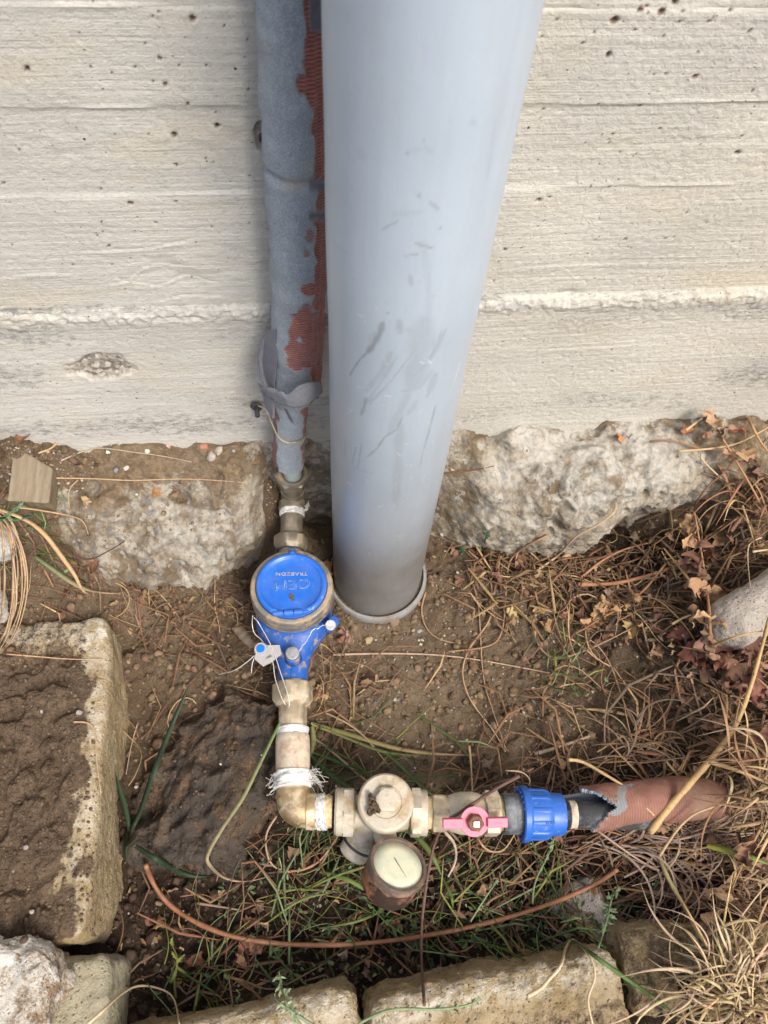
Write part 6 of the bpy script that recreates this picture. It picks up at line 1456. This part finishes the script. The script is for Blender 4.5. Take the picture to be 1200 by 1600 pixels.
for L, w, c, c2 in (([(486, 1130), (520, 1140), (570, 1155), (620, 1170), (680, 1178), (745, 1180)], 8, (.28, .30, .09), (.35, .22, .13)), ([(488, 1132), (540, 1152), (600, 1176), (660, 1180)], 6, (.30, .28, .10), (.10, .17, .06)), ([(488, 1175), (530, 1190), (560, 1205), (600, 1218)], 7, (.08, .14, .04), (.07, .13, .04)), ([(486, 1180), (510, 1205), (545, 1230), (572, 1250)], 8, (.07, .13, .04), (.06, .11, .03)), ([(488, 1135), (490, 1160), (484, 1185)], 9, (.22, .24, .09), (.30, .28, .14)), ([(600, 1175), (630, 1200), (665, 1235), (690, 1250)], 5, (.10, .16, .06), (.12, .17, .06)), ([(486, 1150), (520, 1175), (560, 1210), (600, 1240)], 4, (.42, .30, .18), (.40, .28, .17)), ([(500, 1110), (560, 1140), (610, 1200)], 3.5, (.42, .30, .18), (.40, .28, .17))):
    blade(L, w, c, [.01, .014, .014, .01], pt, col2=c2)
pt = thing('grass_plant', 'green grass plant under the rusty gauge', 'grass plant', tuple(hit(505, 1365)))
for L, w in (([(500, 1362), (540, 1372), (580, 1395), (620, 1412)], 7), ([(505, 1365), (560, 1380), (610, 1410), (650, 1430)], 6), ([(620, 1290), (655, 1310), (680, 1345), (690, 1370)], 8), ([(470, 1395), (520, 1370), (580, 1350)], 4), ([(600, 1420), (560, 1440), (500, 1450)], 4), ([(690, 1370), (705, 1400), (708, 1420)], 5), ([(420, 1440), (470, 1405), (520, 1395)], 4), ([(560, 1360), (590, 1390), (596, 1430)], 4)):
    blade(L, w, vary((.20, .26, .07), r), [.01, .025, .03, .02], pt, col2=vary((.13, .19, .06), r))
blade([(1105, 1322), (1140, 1330), (1175, 1340), (1205, 1352)], 10, (.33, .33, .06), [.03, .04, .045, .04], label='broad yellow green blade in the straw at the right edge', col2=(.14, .22, .06))
blade([(898, 1470), (930, 1495), (980, 1530), (1030, 1565), (1075, 1602)], 6, (.10, .17, .05), [.02, .025, .03, .03], label='green stem running diagonally over the lower right edging blocks')
blade([(55, 870), (90, 895), (120, 915), (150, 925), (190, 928)], 8, (.12, .18, .07), [.015, .015, .015, .01], label='green blade turning tan on the soil above the kerb block', col2=(.45, .30, .20))
blade([(-5, 812), (25, 812), (52, 806)], 9, (.05, .13, .06), [.02, .02, .02], label='small dark green leaf left of the timber offcut')
blade([(340, 1510), (310, 1560), (300, 1602)], 4, (.09, .15, .05), [.01, .01, .01], label='thin green stem beside the bottom edging block')
# ---- straw tufts
def tuft(label, c_px, n, Lpx, wpx, cols, a0, a1, liftc, name='straw_tuft', lr=(.01, .05), sag=True):
    root = thing(name, label, 'grass tuft', tuple(hit(*c_px)))
    c = np.array(hit(*c_px))
    for k in range(n):
        a = R(r.uniform(a0, a1)); L = r.uniform(.35, 1.1) * Lpx; cx, cy = c_px[0] + r.normal() * Lpx * .26, c_px[1] + r.normal() * Lpx * .2
        bend = r.normal() * .9; pts = []
        for t in np.linspace(0, 1, 5): pts.append((cx + math.cos(a + bend * t) * L * t, cy - math.sin(a + bend * t) * L * t * .9))
        pk = r.uniform(*lr)
        P = []
        for (u, v_), t in zip(pts, np.linspace(0, 1, 5)):
            q = at(u, v_, z=c[2]); P.append([q[0], q[1], c[2] + liftc + pk * math.sin(math.pi * min(1, t * .8)) ])
        P = catmull(P, 4); W = wpx * r.uniform(.6, 1.3) / 1200 * .78; P[:, 2] = np.maximum(P[:, 2], hgt(P[:, 0], P[:, 1]) + .002)
        v, f = ribbon(P, [W * .8, W, W * .8, W * .1], .3); cc_ = vary(cols[r.integers(len(cols))], r, .2)
        mesh('blade', v, f, 'dry_plant', root, attrs={'tint': ('FLOAT_COLOR', np.tile([*cc_, 1], (len(v), 1)))})
tuft('big dry straw tuft in the lower right corner', (1135, 1545), 280, 150, 3.2, [PALE, (.66, .50, .34), (.60, .42, .29), (.64, .50, .26), STRAW], 0, 360, .012)
tuft('flattened grey tan straw fanning right from the sleeve', (1015, 1312), 150, 190, 3.2, [(.36, .27, .21), (.42, .31, .22), TAN, (.34, .25, .21)], -14, 30, .014, lr=(.0, .02))
tuft('flattened straw over the soil at the lower right edge', (1110, 1400), 60, 110, 3, [(.36, .27, .21), TAN, STRAW, (.40, .28, .2)], -60, 70, .010, lr=(.0, .03))
tuft('tall pale straw bent over at the right edge below the smooth stone', (1190, 1240), 60, 150, 4, [STRAW, PALE, TAN, (.40, .24, .14)], 95, 250, .02, lr=(.02, .07))
tuft('red brown stems massed at the right edge beside the footing', (1190, 800), 50, 120, 4, [RED, TAN, (.36, .2, .12), STRAW], 100, 260, .02, lr=(.01, .05))
tuft('thin straw tuft behind the gauge weeds on the dirt slope', (990, 1180), 26, 110, 3, [TAN, GREYT], 0, 180, .010, lr=(.0, .02))
lt = thing('straw_bundle', 'arched bundle of pale straw hanging down the left edge', 'grass tuft', tuple(hit(5, 815)))
for k in range(10):
    o_ = r.uniform(-1, 1); x0 = 0 + 8 * o_; dx = 6 + k * 4.0 + r.uniform(-3, 3)
    blade([(-15, 790 + r.uniform(-10, 20)), (x0 + dx * .4, 820 + r.uniform(-12, 12)), (x0 + dx * .9, 870 + r.uniform(-20, 20)), (x0 + dx, 930 + r.uniform(-20, 20)), (x0 + dx * .7 - 5, 985 + r.uniform(-15, 15)), (x0 + dx * .2 - 10, 1010 + r.uniform(-10, 25))], r.uniform(2.2, 3.8), vary((.60, .42, .26), r), [.01, .02, .025, .02, .012, .006], lt, mat='dry_plant')
blade([(-5, 795), (40, 812), (70, 835), (95, 868), (118, 900), (128, 922), (142, 930)], 7, (.55, .38, .2), [.02, .02, .02, .02, .02, .015, .01], label='twisted dry stalk running down from the left edge onto the soil', mat='dry_plant')
# ---- leafy weeds
def weed(label, L, w, nleaf, lifts, col=PGREEN, ls=9, name='weed'):
    P = drape(L, n=6, smooth=6, lifts=lifts); root = thing(name, label, 'weed', tuple(P[0]))
    s = w / 1200 * .75 / 2; v, f = tube(P, [s, s * .9, s * .4], 6)
    mesh('stem', v, f, 'green_plant', root, attrs={'tint': ('FLOAT_COLOR', np.tile([*vary(col, r), 1], (len(v), 1)))})
    for k in range(nleaf):
        t = r.uniform(.25, 1); i = int(t * (len(P) - 1)); Lf = ls / 1200 * .75 * r.uniform(.5, 1.3)
        v, f = leafmesh(Lf, Lf * r.uniform(.25, .45), r.uniform(-1, 1), .08, int(r.integers(99)), 8, 4)
        mesh('leaf', shiftrot(v, rand_rot(r, .8), P[i]), f, 'green_plant', root, attrs={'tint': ('FLOAT_COLOR', np.tile([*vary(col, r, .25), 1], (len(v), 1)))})
weed('pale green weed with bushy tips at the bottom centre', [(470, 1602), (450, 1575), (440, 1545), (436, 1518)], 4, 34, [.03, .05, .07, .08], (.30, .36, .20), 10)
weed('pale weed sprig left of the bushy bottom weed', [(490, 1602), (455, 1580), (425, 1556)], 4, 16, [.03, .05, .06], (.26, .33, .19), 9)
weed('green weed with tiny buds right of the blue nut', [(832, 1412), (835, 1380), (850, 1348), (862, 1325), (866, 1308)], 3.5, 26, [.03, .05, .06, .07, .07], (.20, .27, .12), 7)
weed('thin budding weed below the pink handle', [(735, 1440), (760, 1400), (778, 1375)], 3, 12, [.03, .04, .045], (.22, .28, .16), 6)
weed('weed with narrow grey green leaves over the slate', [(935, 1480), (948, 1440), (955, 1405), (968, 1385)], 3.5, 26, [.02, .04, .05, .05], (.15, .21, .11), 12)
weed('small green plant with red edged leaves in the lower left trench', [(275, 1560), (272, 1530), (278, 1500), (268, 1475)], 4, 12, [.01, .02, .03, .03], (.16, .18, .05), 16)
weed('pale weed sprig on the bottom edging block', [(560, 1600), (610, 1576), (680, 1578), (735, 1570), (750, 1558)], 4, 22, [.02, .02, .02, .02, .02], (.26, .32, .18), 9)
weed('tiny seedling with green leaves at the footing right of the grey pipe', [(757, 848), (760, 838), (762, 832)], 3, 7, [.004, .01, .014], (.06, .12, .07), 12)
weed('tiny seedling left of the looping stem', [(718, 868), (722, 862), (726, 858)], 3, 6, [.003, .008, .01], (.05, .12, .05), 12)
weed('low green weed beside the timber offcut', [(-4, 812), (18, 800), (30, 790)], 3, 16, [.015, .02, .02], (.13, .21, .11), 13)
weed('green seedling below the footing hollow', [(905, 888), (912, 880), (918, 874)], 3, 7, [.006, .01, .014], (.05, .10, .06), 10)
weed('leafy weed in the trench below the gauge', [(690, 1490), (640, 1465), (600, 1440), (570, 1400)], 3, 22, [.01, .02, .03, .03], GREEN, 15)
weed('leafy weed over the left part of the cable', [(480, 1540), (440, 1505), (420, 1470)], 3, 14, [.01, .02, .02], (.10, .15, .06), 18)
weed('low weed along the bottom edging blocks', [(820, 1500), (780, 1480), (730, 1470), (690, 1475)], 3, 20, [.01, .02, .02, .02], GREEN, 13)
def dryplant(label, L, w, nleaf, lifts, ls, cols):
    P = drape(L, n=6, smooth=8, lifts=lifts); root = thing('dead_plant', label, 'dead plant', tuple(P[0]), 'dead plants with curled leaves')
    s = w / 1200 * .75 / 2; rr = np.linspace(1, .4, 24) * s * (1 + .25 * (np.arange(24) % 5 == 0)); v, f = tube(P, rr, 7)
    mesh('stem', v, f, 'dry_plant', root, attrs={'tint': ('FLOAT_COLOR', np.tile([*vary((.38, .22, .12), r), 1], (len(v), 1)))})
    for k in range(nleaf):
        i = int(r.uniform(.15, 1) * (len(P) - 1)); Lf = ls / 1200 * .75 * r.uniform(.6, 1.3); M = rand_rot(r, 1.3)
        v, f = leafmesh(Lf, Lf * r.uniform(.4, .75), r.choice([-1, 1]) * r.uniform(1.2, 2.6), .2, int(r.integers(999)), 16, 9)
        off = np.array([r.normal() * .006, r.normal() * .006, r.uniform(-.002, .006)])
        mesh('leaf', shiftrot(v, M, P[i] + off), f, 'dry_leaf', root, attrs={'tint': ('FLOAT_COLOR', np.tile([*vary(cols[r.integers(len(cols))], r, .25), 1], (len(v), 1)))})
        g_, h_ = tube(catmull([P[i], P[i] + off * .5 + r.normal(size=3) * .001, P[i] + off], 3), s * .3, 4)
        mesh('leaf_stalk', g_, h_, 'dry_plant', root, attrs={'tint': ('FLOAT_COLOR', np.tile([.3, .18, .1, 1], (len(g_), 1)))})
BR = [(.26, .14, .09), (.34, .20, .12), (.19, .10, .07), (.42, .28, .16)]
dryplant('dead plant with big curled brown leaves standing left of the smooth pale stone', [(1110, 1010), (1108, 950), (1100, 890), (1092, 840), (1085, 800)], 6, 17, [.01, .03, .045, .055, .06], 42, BR)
dryplant('dead plant with shrivelled leaves at the right edge against the footing', [(1205, 830), (1185, 780), (1150, 720), (1120, 670), (1105, 640)], 5, 17, [.02, .03, .03, .03, .03], 34, BR)
dryplant('dead plant with dark red leaves lying below the smooth pale stone', [(1205, 1080), (1160, 1040), (1110, 1020), (1060, 1010)], 5, 18, [.03, .03, .025, .02], 46, [(.20, .09, .065), (.26, .13, .09), (.30, .18, .12)])
dryplant('dead plant with ochre leaves hanging over the stems right of the grey pipe', [(1040, 880), (1000, 930), (950, 960), (900, 990)], 4.5, 12, [.03, .025, .02, .02], 30, [(.42, .27, .14), (.36, .22, .12), (.46, .32, .18)])
dryplant('dead plant with tan leaves hanging in the lower right beside the straw', [(1190, 1290), (1165, 1340), (1145, 1385), (1130, 1430)], 4.5, 13, [.03, .035, .03, .02], 38, BR)
dryplant('dead plant with pale brown leaves around the upper straw fork', [(1205, 1180), (1170, 1150), (1130, 1130), (1100, 1140)], 4.5, 12, [.05, .045, .04, .03], 34, BR)
# clay pipe shards and wood splinters
for (a, b, L, w, h_, an, mat, lab) in ((392, 1481, .020, .006, .004, -8, 'terracotta_chip', 'short broken piece of reddish bark below the cable'), (383, 995, .028, .006, .005, -52, 'weathered_wood', 'splinter of wood leaning left of the meter body')):
    p = hit(a, b); v, f = lathe((-L, 0, 0), (1, 0, 0), [(0, .0005), (.001, w), (L, w * 1.1), (2 * L - .002, w * .9), (2 * L, .001)], 10); v = v + np.stack([gn(v * 120, 1)] * 3, -1) * .0012
    o = mesh('wood_splinter', v * [.6, 1, .7], f, mat, sharp=50); o.location = p + [0, 0, .002]; o.rotation_euler = (0, 0, R(an)); tag(o, lab, 'wood splinter')
